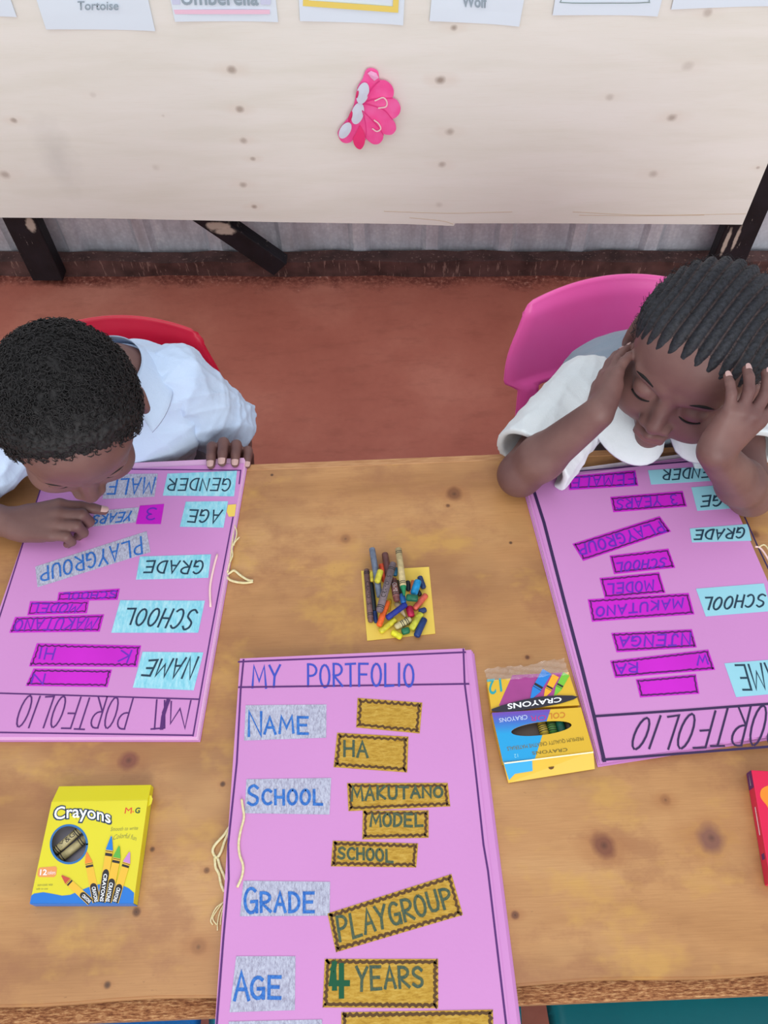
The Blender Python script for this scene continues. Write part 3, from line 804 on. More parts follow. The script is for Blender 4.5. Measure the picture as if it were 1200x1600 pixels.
mid.card(zB((480, 57), (800, 67), (793, 157), (473, 153)), GOLD, (INK_BR, .0025), 3.0, lines=word_lines('SCHOOL', zB((498, 122), (706, 136), (704, 92), (500, 82))), ink=INK_G, w=.0026, label='gold word card reading SCHOOL')
mid.card(zB((145, 207), (470, 211), (468, 338), (132, 340)), SILVER, lines=small_caps('GRADE', boxq(zB, 150, 410, 238, 328), 1.2), ink=INK_B, w=.0032, label='silver word card reading GRADE')
mid.card(zB((460, 330), (925, 182), (968, 335), (492, 475)), GOLD, (INK_BR, .0026), 3.6, lines=word_lines('PLAYGROUP', zB((505, 435), (932, 300), (912, 232), (492, 345))), ink=INK_G, w=.0030, label='gold word card reading PLAYGROUP, set aslant')
mid.card(zB((118, 490), (340, 490), (338, 692), (93, 700)), SILVER, lines=small_caps('AGE', boxq(zB, 112, 285, 552, 652), 1.2), ink=INK_B, w=.0034, label='silver word card reading AGE')
o = mid.card(zB((450, 500), (875, 500), (875, 685), (442, 682)), GOLD, (INK_BR, .0027), 3.6, lines=word_lines('YEARS', zB((572, 618), (820, 604), (815, 534), (568, 530))), ink=INK_G, w=.0030, label='gold word card reading 4 YEARS')
mid.lines('numeral', word_lines('4', boxq(zB, 468, 540, 518, 640), jit=0) + word_lines('1', boxq(zB, 470, 500, 520, 610), jit=0), .0055, INK_G2, HINK + .0001, o)
mid.card(zB((512, 700), (1080, 690), (1085, 860), (512, 850)), GOLD, (INK_BR, .0027), 3.6, label='gold word card at the near end')
mid.card(zB((90, 735), (440, 727), (440, 850), (85, 850)), SILVER, label='blank silver word card at the near end')
def cord_obj(book, name, px_lines, r, M, z, wob=.0006, label=None):
    mb = MB()
    for ln in px_lines:
        P = catmull([at(p[0], p[1], z + (p[2] if len(p) > 2 else 0)) for p in ln], 5)
        mb.tube(P, r, 7)
    return mb.build(name, M, book.t, True, label)
zc = zoomer(6.667, 310, 1220)
cord_obj(mid, 'lacing_cord', [zc((450, 190), (462, 270), (475, 380), (440, 520), (420, 650), (430, 770), (465, 880), (455, 990), (405, 1110))], .0015, CORD, zt + .0016)
cord_obj(mid, 'tie_cord', [zc((330, 470), (270, 560), (215, 620), (165, 680), (150, 740), (190, 800), (235, 740), (270, 640), (320, 520)), zc((170, 790), (180, 900), (215, 970), (235, 1070), (270, 1155)), zc((200, 800), (230, 900), (265, 980), (300, 1060))], .0016, CORD, TZ + .0022)
cord_obj(mid, 'tie_cord', [zc((270, 1250), (200, 1340), (150, 1430), (190, 1500)), zc((265, 1260), (180, 1330), (130, 1450), (150, 1500)), zc((260, 1290), (220, 1380), (200, 1480), (200, 1560)), zc((270, 1280), (240, 1400), (230, 1500))], .0007, CORD, TZ + .002, label='frayed cord end')

# ---- left portfolio, turned towards the boy
z5 = zoomer(2.857, 0, 700)
zt = TZ + .0095; s_ = level(zt)
cs = [s_.at(73, 738), s_.at(381, 724), s_.at(306, 1151), s_.at(-70, 1151)]
lef = Book('portfolio', 'pink portfolio with sky blue word cards lying before the boy', cs, zt, 0,
           [(.004, -.004, .004, .003, PINKCARD, 'back_cover'), (.004, -.002, .003, .006, WHITEPAGE, 'page'), (.003, -.003, .003, .009, PINKPAGE, 'page'), (.003, -.002, .002, .011, PINKPAGE, 'page')])
up_ = lambda z, x0, x1, y0, y1: z((x1, y0), (x0, y0), (x0, y1), (x1, y1))          # box of upside down writing
lef.lines('border_line', [z5((580, 95), (1075, 100), (1068, 160)), z5((1040, 310), (985, 600), (940, 840), (862, 1285)), z5((-150, 1268), (0, 1270), (862, 1283)), z5((-150, 1092), (0, 1095), (890, 1122)), z5((590, 93), (205, 112), (130, 340), (0, 750), (-120, 1110))], .0018, INK_P)
lef.lines('title_lettering', word_lines('PORTFOLIO', z5((598, 1118), (112, 1108), (60, 1248), (560, 1256)), .32), .0019, INK_P)
lef.lines('title_lettering', word_lines('M', z5((852, 1128), (765, 1130), (750, 1225), (835, 1255)))
          + [z5((735, 1128), (735, 1250), (675, 1255)), z5((700, 1125), (690, 1255))], .0019, INK_P)
lef.lines('struck_letter', [z5((750, 1128), (728, 1200), (722, 1252)), z5((752, 1128), (732, 1180))], .0044, INK_P, HINK)
def ucard(b, z, c4, M, text=None, box=None, ink=None, w=.0022, border=None, wave=0, label=None, tq=None, gap=.35):
    """c4: image corners far left, far right, near right, near left of an upside down card"""
    a, b_, c, d = z(*c4)
    ln = None
    if text: ln = word_lines(text, z(*tq) if tq else up_(z, *box), gap)
    return b.card([c, d, a, b_], M, border, wave, label, ln, ink, w)
ucard(lef, z5, [(748, 115), (1058, 102), (1045, 216), (727, 213)], SKY, 'GENDER', None, INK_N, .0022, label='sky blue word card reading GENDER', tq=[(1035, 138), (758, 138), (745, 188), (1022, 192)])
ucard(lef, z5, [(470, 118), (705, 115), (690, 218), (458, 228)], SILVER, 'MALE', None, INK_B, .0026, label='silver word card reading MALE', tq=[(694, 135), (490, 140), (478, 205), (680, 208)])
ucard(lef, z5, [(830, 240), (1018, 238), (998, 356), (803, 352)], SKY, 'AGE', None, INK_N, .0024, label='sky blue word card reading AGE', tq=[(994, 278), (848, 278), (836, 330), (970, 336)])
ucard(lef, z5, [(625, 258), (733, 250), (718, 340), (607, 340)], MAGENTA, '3', None, INK_V, .0022, label='magenta card with the numeral 3', tq=[(702, 270), (658, 270), (648, 322), (694, 322)])
ucard(lef, z5, [(425, 282), (622, 265), (605, 332), (405, 352)], SILVER, 'YEARS', None, INK_B, .0024, label='silver word card reading YEARS', tq=[(598, 282), (420, 305), (408, 342), (578, 325)])
ucard(lef, z5, [(158, 530), (655, 372), (672, 465), (168, 622)], SILVER, 'PLAYGROUP', None, INK_B, .0026, label='silver word card reading PLAYGROUP', tq=[(632, 398), (180, 540), (182, 598), (638, 472)])
ucard(lef, z5, [(625, 485), (942, 475), (930, 580), (607, 588)], SKY, 'GRADE', None, INK_N, .0024, label='sky blue word card reading GRADE', tq=[(915, 504), (655, 506), (642, 556), (895, 562)])
ucard(lef, z5, [(262, 645), (535, 628), (525, 678), (255, 685)], MAGENTA, 'SCHOOL', None, INK_V, .0018, (INK_PU, .0014), .8, label='magenta word card reading SCHOOL', tq=[(525, 640), (285, 650), (280, 678), (515, 668)])
ucard(lef, z5, [(135, 685), (398, 683), (388, 738), (122, 747)], MAGENTA, 'MODEL', None, INK_V, .0018, (INK_PU, .0014), .8, label='magenta word card reading MODEL', tq=[(366, 698), (145, 696), (135, 736), (340, 734)])
ucard(lef, z5, [(68, 755), (465, 743), (445, 820), (42, 825)], MAGENTA, 'MAKUTANO', None, INK_V, .0018, (INK_PU, .0016), 1, label='magenta word card reading MAKUTANO', tq=[(440, 758), (75, 768), (62, 815), (412, 812)])
ucard(lef, z5, [(537, 680), (915, 682), (885, 825), (497, 825)], SKY, 'SCHOOL', None, INK_N, .0026, label='large sky blue word card reading SCHOOL', tq=[(890, 722), (570, 718), (548, 785), (845, 812)])
o = ucard(lef, z5, [(165, 872), (630, 882), (612, 978), (130, 975)], MAGENTA, None, None, None, .002, (INK_PU, .0018), 2, label='magenta name card with scalloped outline')
lef.lines('lettering', word_lines('K', z5((592, 905), (540, 905), (525, 952), (570, 960))), .002, INK_V, HINK, o)
lef.lines('lettering', word_lines('HI', z5((250, 895), (178, 892), (168, 940), (235, 945))), .002, INK_V, HINK, o)
ucard(lef, z5, [(150, 985), (500, 990), (480, 1068), (115, 1062)], MAGENTA, 'N', None, INK_V, .002, (INK_PU, .0018), 1.2, label='magenta name card ending in N', tq=[(205, 1010), (150, 1010), (138, 1050), (195, 1055)])
ucard(lef, z5, [(637, 910), (908, 913), (865, 1082), (593, 1070)], SKY, 'NAME', None, INK_N, .0026, label='large sky blue word card reading NAME', tq=[(888, 935), (665, 950), (632, 1015), (850, 1032)])
sheet('yellow_tab', lef.s, z5((1018, 255), (1055, 252), (1048, 305), (1022, 308), (1012, 285)), HINK, .0003, mat('yellow_sticker', (240, 208, 96), .6), lef.t, 'small yellow sticker on the edge')
cord_obj(lef, 'lacing_cord', [z5((970, 475), (955, 530), (938, 620), (940, 710))], .0016, CORD2, zt + .0016)
zs = zoomer(8.889, 320, 760)
cord_obj(lef, 'tie_cord', [zs((400, 520), (440, 620), (430, 720), (380, 850), (385, 960), (340, 1080), (320, 1190)), zs((400, 540), (390, 700), (370, 860), (350, 1050), (310, 1200)), zs((480, 705), (420, 770), (400, 820))], .0010, CORD, TZ + .006)
cord_obj(lef, 'tie_cord', [zs((300, 1230), (350, 1200), (410, 1170), (500, 1240), (600, 1300), (670, 1310)), zs((300, 1250), (350, 1300), (450, 1330), (560, 1340), (670, 1325))], .0017, CORD, TZ + .002)

# ---- right portfolio, under the girl's elbows
z6 = zoomer(3, 800, 700)
zt = TZ + .0095; s_ = level(zt)
fl_, fr_, nl_ = s_.at(823, 752), s_.at(1114, 712), s_.at(943, 1190)
cs = [fl_, fr_, nl_ + (fr_ - fl_) * 1.01, nl_]
rig = Book('portfolio', 'pink portfolio with plain pale blue word cards under the elbows of the girl', cs, zt, 0,
           [(-.006, -.004, -.002, .002, PINKCARD, 'back_cover'), (-.004, .001, -.002, .009, WHITEPAGE, 'page'), (-.005, -.001, -.002, .008, PINKPAGE, 'page'), (-.003, .001, -.002, .012, WHITEPAGE, 'page'), (-.004, -.002, -.002, .004, PINKCARD, 'page')])
rig.lines('border_line', [z6((95, 178), (150, 350), (240, 700), (330, 1040), (385, 1260), (432, 1465))], .0044, INK_D)
rig.lines('border_line', [z6((425, 1462), (800, 1432), (1400, 1385)), z6((385, 1258), (800, 1230), (1400, 1185))], .0030, INK_D, HCARD + .0002)
rig.lines('border_line', [z6((930, 48), (1075, 290), (1155, 470), (1260, 690)), z6((160, 122), (930, 55))], .0022, INK_D, HCARD + .0001)
rig.lines('title_lettering', word_lines('PORTFOLIO', z6((1290, 1195), (600, 1270), (545, 1415), (1250, 1390)), .32, .02), .0024, INK_D)
ucard(rig, z6, [(637, 105), (980, 82), (1010, 150), (652, 172)], PALEBLUE, 'GENDER', None, INK_N, .0022, label='pale blue word card reading GENDER', tq=[(975, 84), (712, 106), (705, 152), (965, 132)])
ucard(rig, z6, [(258, 133), (578, 105), (592, 178), (268, 198)], MAGENTA, 'FEMALE', None, INK_V, .002, (INK_PU, .0020), .8, label='magenta word card reading FEMALE', tq=[(575, 118), (282, 142), (275, 188), (575, 172)])
ucard(rig, z6, [(460, 230), (800, 202), (820, 275), (475, 302)], MAGENTA, '3 YEARS', None, INK_V, .002, (INK_PU, .0020), .8, label='magenta word card reading 3 YEARS', tq=[(770, 218), (492, 244), (488, 288), (778, 262)])
ucard(rig, z6, [(840, 185), (1060, 168), (1078, 280), (868, 295)], PALEBLUE, 'AGE', None, INK_N, .0024, label='pale blue word card reading AGE', tq=[(1050, 216), (890, 228), (884, 276), (1030, 268)])
ucard(rig, z6, [(283, 450), (692, 320), (745, 392), (333, 530)], MAGENTA, 'PLAYGROUP', None, INK_V, .0024, (INK_PU, .0020), .8, label='magenta word card reading PLAYGROUP, set aslant', tq=[(690, 345), (312, 458), (318, 504), (722, 390)])
ucard(rig, z6, [(833, 378), (1105, 357), (1122, 435), (843, 443)], PALEBLUE, 'GRADE', None, INK_N, .0024, label='pale blue word card reading GRADE', tq=[(1095, 376), (862, 388), (852, 430), (1080, 424)])
ucard(rig, z6, [(457, 505), (733, 472), (765, 562), (478, 592)], MAGENTA, 'SCHOOL', None, INK_V, .0022, (INK_PU, .0020), 1, label='magenta word card reading SCHOOL', tq=[(725, 515), (490, 540), (485, 582), (715, 556)])
ucard(rig, z6, [(410, 610), (690, 582), (720, 680), (435, 705)], MAGENTA, 'MODEL', None, INK_V, .0022, (INK_PU, .0020), 1, label='magenta word card reading MODEL', tq=[(662, 620), (448, 640), (445, 684), (665, 668)])
ucard(rig, z6, [(355, 710), (828, 680), (855, 780), (375, 815)], MAGENTA, 'MAKUTANO', None, INK_V, .0022, (INK_PU, .0020), 1.2, label='magenta word card reading MAKUTANO', tq=[(802, 705), (396, 748), (395, 790), (800, 748)])
ucard(rig, z6, [(862, 660), (1180, 635), (1215, 765), (908, 790)], PALEBLUE, 'SCHOOL', None, INK_N, .0024, label='large pale blue word card reading SCHOOL', tq=[(1190, 684), (905, 706), (886, 762), (1180, 742)])
ucard(rig, z6, [(465, 868), (843, 850), (866, 935), (490, 958)], MAGENTA, 'NJENGA', None, INK_V, .0022, (INK_PU, .0020), 1, label='magenta name card reading NJENGA', tq=[(838, 870), (508, 888), (500, 930), (835, 925)])
o = ucard(rig, z6, [(460, 998), (920, 945), (952, 1040), (483, 1078)], MAGENTA, None, None, None, .002, (INK_PU, .0020), 1, label='magenta name card in the middle of three')
rig.lines('lettering', word_lines('W', z6((915, 972), (868, 978), (868, 1020), (918, 1014))), .0022, INK_V, HINK, o)
rig.lines('lettering', word_lines('RA', z6((590, 1008), (490, 1018), (490, 1060), (590, 1050))), .0022, INK_V, HINK, o)
ucard(rig, z6, [(580, 1085), (862, 1060), (878, 1152), (600, 1170)], MAGENTA, None, None, None, .002, (INK_PU, .0020), 1, label='magenta name card nearest the title')
ucard(rig, z6, [(995, 1010), (1270, 988), (1310, 1146), (1050, 1168)], PALEBLUE, 'NAME', None, INK_N, .0024, label='large pale blue word card reading NAME', tq=[(1290, 1000), (1045, 1020), (1080, 1135), (1310, 1120)])
cord_obj(rig, 'lacing_cord', [z6((1140, 462), (1165, 470), (1200, 520), (1260, 640))], .0013, CORD2, zt + .0014)
cord_obj(rig, 'tie_cord', [z6((1155, 465), (1185, 455), (1215, 500), (1240, 560))], .0010, CORD, zt + .0024)

# ---------------------------------------------------------------- crayon boxes
def box_graphic(name, surf, pts, h, M, parent): return sheet(name, surf, pts, h, .00012, M, parent)
def prism_between(name, surf, pts, z0, M, parent, label=None):
    """carton whose top outline is pts on surf, standing on height z0"""
    P = [surf.at(*p) for p in ccw(surf, pts)]
    mb = MB(); n = len(P); mb.add([Vector((p.x, p.y, z0)) for p in P] + P, [list(range(n))[::-1], [i + n for i in range(n)]] + [(i, (i + 1) % n, (i + 1) % n + n, i + n) for i in range(n)])
    return mb.build(name, M, parent, label=label, bevel=.0009)
def drawn_crayon(surf, parent, z, tip, base, wpx, col, h, cone=.2, label_from=.55, text='CRAYONS', order=0):
    """a crayon printed on a carton: coloured cone, gold wrapper, two black bands, black oval with white type"""
    (x0, y0), (x1, y1) = tip, base
    L = math.hypot(x1 - x0, y1 - y0); dx, dy = (x1 - x0) / L, (y1 - y0) / L; nx_, ny_ = -dy, dx
    def pt(t, o): return z((x0 + dx * L * t + nx_ * o * wpx / 2, y0 + dy * L * t + ny_ * o * wpx / 2))[0] if False else z(x0 + dx * L * t + nx_ * o * wpx / 2, y0 + dy * L * t + ny_ * o * wpx / 2)
    h = h + order * .00012
    mb = MB(); patch(mb, surf, ccw(surf, [pt(0, -.15), pt(cone, -.9), pt(1, -1), pt(1, 1), pt(cone, .9), pt(0, .15)]), h, .0001)
    o = mb.build('crayon_picture', mat('wrapper_gold_print', (236, 188, 56), .45), parent)
    box_graphic('printed_tip', surf, [pt(0, -.15), pt(cone, -.92), pt(cone * 1.05, -.92), pt(cone * 1.05, .92), pt(cone, .92), pt(0, .15)], h + .0001, mat('print_%d_%d_%d' % col, col, .45), o)
    K = mat('black_print', (38, 34, 38), .45)
    for t0, t1 in ((cone * 1.12, cone * 1.17), (cone * 1.28, cone * 1.5)):
        box_graphic('printed_band', surf, [pt(t0, -.9), pt(t1, -.9), pt(t1, .9), pt(t0, .9)], h + .0001, K, o)
    if label_from < 1:
        ov = [pt(label_from, -.2), pt(label_from + .02, -.6), pt(label_from + .06, -.85), pt(1, -.85), pt(1, .85), pt(label_from + .06, .85), pt(label_from + .02, .6), pt(label_from, .2)]
        box_graphic('printed_label', surf, ov, h + .0001, K, o)
        q = [pt(label_from + .07, .5), pt(.99, .5), pt(.99, -.45), pt(label_from + .07, -.45)]
        print_text('lettering', text, surf, q, h + .00022, mat('white_print', (244, 246, 250), .45), o, bold=.025)
    return o

# yellow carton
zy = zoomer(4.8, 20, 1190)
ytop = level(TZ + .017)
YEL = mat('yellow_carton', (224, 214, 24), 0.32, (220, 207, 20), 8, spec=.5)
ybx = thing('crayon_box', 'yellow and blue crayon box with a round window, on the left of the table', 'crayon box', ytop.at(140, 1320).xy.to_3d() + UP * TZ)
q = zy((292, 300), (1012, 290), (905, 1062), (128, 1062))
wc = (421, 620); wr = (131, 138)
# front panel with a real round window
ringN = 40
def rect_ring(q, c):
    """points on the quad's outline, one for each direction from c"""
    out = []
    for i in range(ringN):
        a = 2 * math.pi * i / ringN; d = (math.cos(a), math.sin(a)); best = None
        for k in range(4):
            (x0, y0), (x1, y1) = q[k], q[(k + 1) % 4]
            ex, ey = x1 - x0, y1 - y0; den = d[0] * ey - d[1] * ex
            if abs(den) < 1e-9: continue
            t = ((x0 - c[0]) * ey - (y0 - c[1]) * ex) / den; s2 = ((x0 - c[0]) * d[1] - (y0 - c[1]) * d[0]) / den
            if t > 0 and -1e-6 <= s2 <= 1 + 1e-6 and (best is None or t < best): best = t
        out.append((c[0] + d[0] * best, c[1] + d[1] * best))
    for k in range(4):                                   # snap the nearest direction to each corner
        j = min(range(ringN), key=lambda i: (out[i][0] - q[k][0]) ** 2 + (out[i][1] - q[k][1]) ** 2); out[j] = q[k]
    return out
def windowed(name, surf, q, c, hole, z0, M, parent, inner):
    """open carton: top panel with a hole, four walls and a floor"""
    A = [surf.at(*p) for p in rect_ring(q, c)]; B = [surf.at(*p) for p in hole]
    n = ringN; mb = MB()
    mb.add(A + B + [b - UP * .0006 for b in B], [(i, (i + 1) % n, (i + 1) % n + n, i + n) for i in range(n)] + [(i + n, (i + 1) % n + n, (i + 1) % n + 2 * n, i + 2 * n) for i in range(n)])
    o = mb.build(name, M, parent)
    mb = MB(); Q = [surf.at(*p) for p in q]
    for i in range(4):
        a, b = Q[i], Q[(i + 1) % 4]; mb.add([a, b, Vector((b.x, b.y, z0)), Vector((a.x, a.y, z0))], [(0, 1, 2, 3)])
    mb.build('carton_side', M, parent)
    mb = MB(); mb.prism([Vector((p.x, p.y, z0)) for p in Q], (0, 0, .0006)); mb.build('carton_bottom', inner, parent)
    return o
GREYIN = mat('grey_carton_inside', (150, 146, 162), .7)
windowed('carton_front', ytop, q, zy(*wc), [(zy(*wc)[0] + wr[0] / 4.8 * math.cos(2 * math.pi * i / ringN), zy(*wc)[1] + wr[1] / 4.8 * math.sin(2 * math.pi * i / ringN)) for i in range(ringN)], TZ + .0003, YEL, ybx, GREYIN)
h0 = .0001
BLUEP = mat('blue_print', (20, 116, 208), .35); WHT = mat('white_print', (244, 246, 250), .45); NAVY = mat('navy_print', (34, 56, 84), .4)
# blue rim of the window
mb = MB(); ribbon(mb, ytop, [[(p[0], p[1]) for p in [(zy(*wc)[0] + 28.4 * math.cos(2 * math.pi * i / 40), zy(*wc)[1] + 29.8 * math.sin(2 * math.pi * i / 40)) for i in range(41)]]], .0022, h0); mb.build('window_rim', mat('window_rim_print', (40, 110, 176), .4), ybx)
# lid flap sloping away
P = [ytop.at(*p) for p in zy((292, 300), (1012, 290), (1030, 165), (335, 176))]
P[2].z -= .005; P[3].z -= .005
mb = MB(); mb.add(P + [Vector((p.x, p.y, TZ + .0005)) for p in P], [(0, 1, 2, 3), (7, 6, 5, 4), (1, 0, 4, 5), (2, 1, 5, 6), (3, 2, 6, 7), (0, 3, 7, 4)]); mb.build('lid_flap', YEL, ybx, bevel=.0006)
mb = MB(); P = [level(TZ + .012).at(*p) for p in zy((1022, 252), (1040, 256), (1050, 280), (1040, 318), (1012, 340), (1008, 300))]; mb.prism(P[::-1], (0, 0, .0008)); mb.build('side_tab', YEL, ybx)
wave_pts = [(160, 990), (230, 980), (300, 992), (370, 1006), (430, 1000), (490, 975), (560, 945), (640, 922), (720, 912), (800, 918), (870, 950), (910, 985)]
box_graphic('blue_wave', ytop, zy(*([(905, 1062), (128, 1062), (140, 1005)] + wave_pts)), h0, BLUEP, ybx)
mb = MB(); P = [ytop.at(*p) for p in zy((128, 1063), (905, 1063))]; P = [P[0], P[1], Vector((P[1].x, P[1].y - .0004, TZ + .0008)), Vector((P[0].x, P[0].y - .0004, TZ + .0008))]
mb.prism([P[3], P[2], P[1], P[0]], (0, -.0006, 0)); mb.build('blue_end', BLUEP, ybx)
arch = lambda u: .34 * (1 - (2 * u - 1) ** 2) - .28 * u + .05
logo_q = [(300, 448), (745, 448), (745, 345), (300, 345)]
print_text('logo_outline', 'Crayons', ytop, zy(*[(x + dx, y) for (x, y), dx in zip(logo_q, (0, 0, 0, 0))]), h0 + .0001, NAVY, ybx, bold=.075, warp=arch)
print_text('logo_lettering', 'Crayons', ytop, zy((312, 444), (735, 444), (735, 352), (312, 352)), h0 + .0003, WHT, ybx, bold=.012, warp=arch)
print_text('maker_mark', 'M', ytop, zy((838, 390), (890, 390), (895, 345), (846, 345)), h0, mat('red_print', (222, 62, 44), .4), ybx, bold=.0)
print_text('maker_mark', 'G', ytop, zy((914, 388), (952, 388), (958, 345), (922, 345)), h0, mat('dark_green_print', (30, 80, 50), .4), ybx, bold=.03)
box_graphic('maker_dot', ytop, zy(*ell(902, 376, 7, 7, 10)), h0, mat('orange_print', (240, 140, 40), .4), ybx)
FAINT = mat('olive_print', (150, 150, 70), .5)
print_text('slogan', 'Smooth to write', ytop, zy((732, 522), (938, 512), (942, 484), (736, 492)), h0, FAINT, ybx, shear=.2)
print_text('slogan', 'Colorful fun', ytop, zy((750, 590), (925, 596), (930, 560), (760, 552)), h0, FAINT, ybx, shear=.2, warp=lambda u: .5 * (1 - (2 * u - 1) ** 2))
badge = [(202, 795), (322, 785), (332, 800), (326, 850), (310, 866), (196, 866), (184, 850), (190, 808)]
box_graphic('count_badge', ytop, zy(*badge), h0, mat('peach_print', (232, 152, 88), .4), ybx)
print_text('count_lettering', '12', ytop, zy((203, 852), (256, 852), (258, 808), (208, 808)), h0 + .00013, WHT, ybx, bold=.02)
print_text('count_lettering', 'colors', ytop, zy((262, 846), (320, 846), (322, 818), (264, 818)), h0 + .00013, WHT, ybx)
print_text('small_print', 'non-toxic wax', ytop, zy((185, 935), (300, 930), (302, 912), (188, 916)), h0, FAINT, ybx)
print_text('small_print', 'safe to use', ytop, zy((175, 962), (262, 960), (264, 944), (178, 946)), h0, FAINT, ybx)
for i, (tip, base, w_, col, lf) in enumerate([((555, 680), (630, 1056), 62, (238, 140, 48), .62), ((368, 855), (585, 1056), 58, (198, 76, 60), .66), ((878, 680), (765, 1056), 60, (198, 138, 204), .64), ((800, 635), (712, 1056), 62, (92, 176, 66), .58), ((742, 562), (668, 1056), 58, (18, 124, 214), .5)]):
    drawn_crayon(ytop, ybx, zy, tip, base, w_, col, h0 + .00015, .2, lf, order=i * 2)

def crayon_mesh(a, b, r, tip=False, taper=0.0, both=False):
    mb = MB(); a, b = Vector(a), Vector(b); d = (b - a); L = d.length; d.normalize()
    if tip:
        pts = [a, a + d * .0012, b - d * .012, b - d * .0105, b - d * .001, b]; rs = [r * .9, r, r, r * .8, r * .36, r * .2]
    else:
        pts = [a, a + d * .0008, a + d * .0022, b - d * .0022, b - d * .0008, b]; rs = [r * .55, r * .86, r, r * .98, r * .84, r * .5]
    mb.tube(pts, rs, 14); return mb
def crayon(name, label, a, b, r, col, wrapped=None, text=None, tip=False, tipcol=None, group='loose crayons on the yellow square', rough=.45):
    """bare stub: one mesh; wrapped: wax stick plus paper wrapper (and its printed bands)"""
    M = mat('wax_%d_%d_%d' % col, col, rough, tuple(max(0, int(v * .8)) for v in col), 150, spec=.4)
    if not wrapped:
        o = crayon_mesh(a, b, r, tip).build(name, M, smooth=True)
        return tag(o, label, 'crayon', group)
    a, b = Vector(a), Vector(b); d = (b - a).normalized(); L = (b - a).length
    t = thing(name, label, 'crayon', (a + b) / 2, group)
    crayon_mesh(a, b, r * .93, tip).build('wax_stick', mat('wax_%d_%d_%d' % (tipcol or col), tipcol or col, rough), t, True)
    e0, e1 = (.008, .014 if tip else .006)
    mb = MB(); mb.tube([a + d * (.0006 if tip else .004), b - d * e1], r, 16); mb.build('paper_wrapper', mat('wrap_%d_%d_%d' % wrapped, wrapped, .6, tuple(max(0, int(v * .86)) for v in wrapped), 200), t, True)
    K = mat('black_print', (38, 34, 38), .45)
    for f in (.005, .0075, L - e1 - .004, L - e1 - .0065):
        mb = MB(); mb.tube([a + d * f, a + d * (f + .001)], r * 1.015, 16); mb.build('printed_band', K, t, True)
    if text:
        sfc = Vector((0, 0, 1)); sd = sfc.cross(d).normalized()
        cu = bpy.data.curves.new('type', 'FONT'); cu.body = text; cu.resolution_u = 2; cu.offset = .0
        ob = bpy.data.objects.new('type', cu); COL.objects.link(ob); dg = bpy.context.evaluated_depsgraph_get(); dg.update()
        me = bpy.data.meshes.new_from_object(ob.evaluated_get(dg)); bpy.data.objects.remove(ob); bpy.data.curves.remove(cu)
        xs = [v.co.x for v in me.vertices]; ys = [v.co.y for v in me.vertices]; x0, x1 = min(xs), max(xs); y0, y1 = min(ys), max(ys)
        for v in me.vertices:
            u, w_ = (v.co.x - x0) / (x1 - x0), (v.co.y - y0) / (y1 - y0) - .5
            an = w_ * 1.3; p = a + d * (L * (.26 + .44 * u)); nrm = d.cross(sd); nrm = nrm if nrm.z > 0 else -nrm
            v.co = p + (sd * math.sin(an) + nrm * math.cos(an)) * (r * 1.02)
        link_mesh('lettering', me, mat(*(('black_print', (38, 34, 38)) if sum(wrapped) > 290 else ('pale_print', (206, 200, 200))), .5), t)
    return t
# two crayons seen through the round window
za = TZ + .0075
pa, pb = level(za).at(*zy(300, 690)), level(za).at(*zy(540, 480))
crayon('crayon', 'upper of the two beige wrapped crayons inside the round window', pa, pb, .0047, (90, 86, 70), (196, 182, 136), 'M&G', group='crayons inside the cartons', tipcol=(70, 66, 58))
pa, pb = level(za).at(*zy(330, 752)), level(za).at(*zy(575, 552))
crayon('crayon', 'lower of the two beige wrapped crayons inside the round window', pa, pb, .0047, (90, 86, 70), (190, 176, 128), group='crayons inside the cartons', tipcol=(170, 158, 120))

# ---- blue and yellow carton, upside down, wrapped at the far end
zd = zoomer(5.4545, 740, 1010)
bt = level(TZ + .016)
GOLDC = mat('golden_carton', (226, 184, 52), .34, (220, 178, 48), 8)
bbx = thing('crayon_box', 'blue and yellow open crayon box beside the right portfolio', 'crayon box', bt.at(845, 1125).xy.to_3d() + UP * TZ)
q = zd((155, 565), (915, 520), (1020, 890), (250, 985))
hc = (578, 700)
hole = [zd(hc[0] + 257 * math.cos(t) - 10 * math.sin(t), hc[1] + 58 * math.sin(t) - 28 * math.cos(t)) for t in [2 * math.pi * i / ringN for i in range(ringN)]]
windowed('carton_front', bt, q, zd(*hc), hole, TZ + .0003, GOLDC, bbx, mat('grey_brown_inside', (112, 98, 92), .7))
# blue print left of the slanting colour border, with the window bitten out
CY = Nodes('blue_gradient_print', .35, .5)
cy_f = CY.nt.nodes.new('ShaderNodeTexNoise')
sp = CY.nt.nodes.new('ShaderNodeSeparateXYZ'); CY.link(CY.co, sp.inputs[0])
BXY = bbx.location
y_top = bt.at(*zd(400, 560)).y; y_mid = bt.at(*zd(400, 740)).y
mr = CY.nt.nodes.new('ShaderNodeMapRange'); CY.link(sp.outputs['Y'], mr.inputs[0]); mr.inputs[1].default_value = y_mid; mr.inputs[2].default_value = y_top
CY.nt.nodes.remove(cy_f)
BLUEG = CY.done(CY.ramp(mr.outputs[0], [(0.0, (20, 160, 222)), (.55, (60, 110, 200)), (1.0, (110, 70, 180))]))
hz = [(hc[0] + 257 * math.cos(t) - 10 * math.sin(t), hc[1] + 58 * math.sin(t) - 28 * math.cos(t)) for t in [2 * math.pi * i / 60 for i in range(60)]]
diag = lambda y: 655 + (y - 535) * (-150 / 480.0)
left_arc = [p for p in hz if p[0] < diag(p[1])]
left_arc.sort(key=lambda p: math.atan2(p[1] - hc[1] - 3, -(p[0] - hc[0])))
pts = [(155, 566), (diag(537), 537)] + [(diag(left_arc[0][1]), left_arc[0][1])] + left_arc + [(diag(left_arc[-1][1]), left_arc[-1][1])] + [(diag(958), 958), (250, 985)]
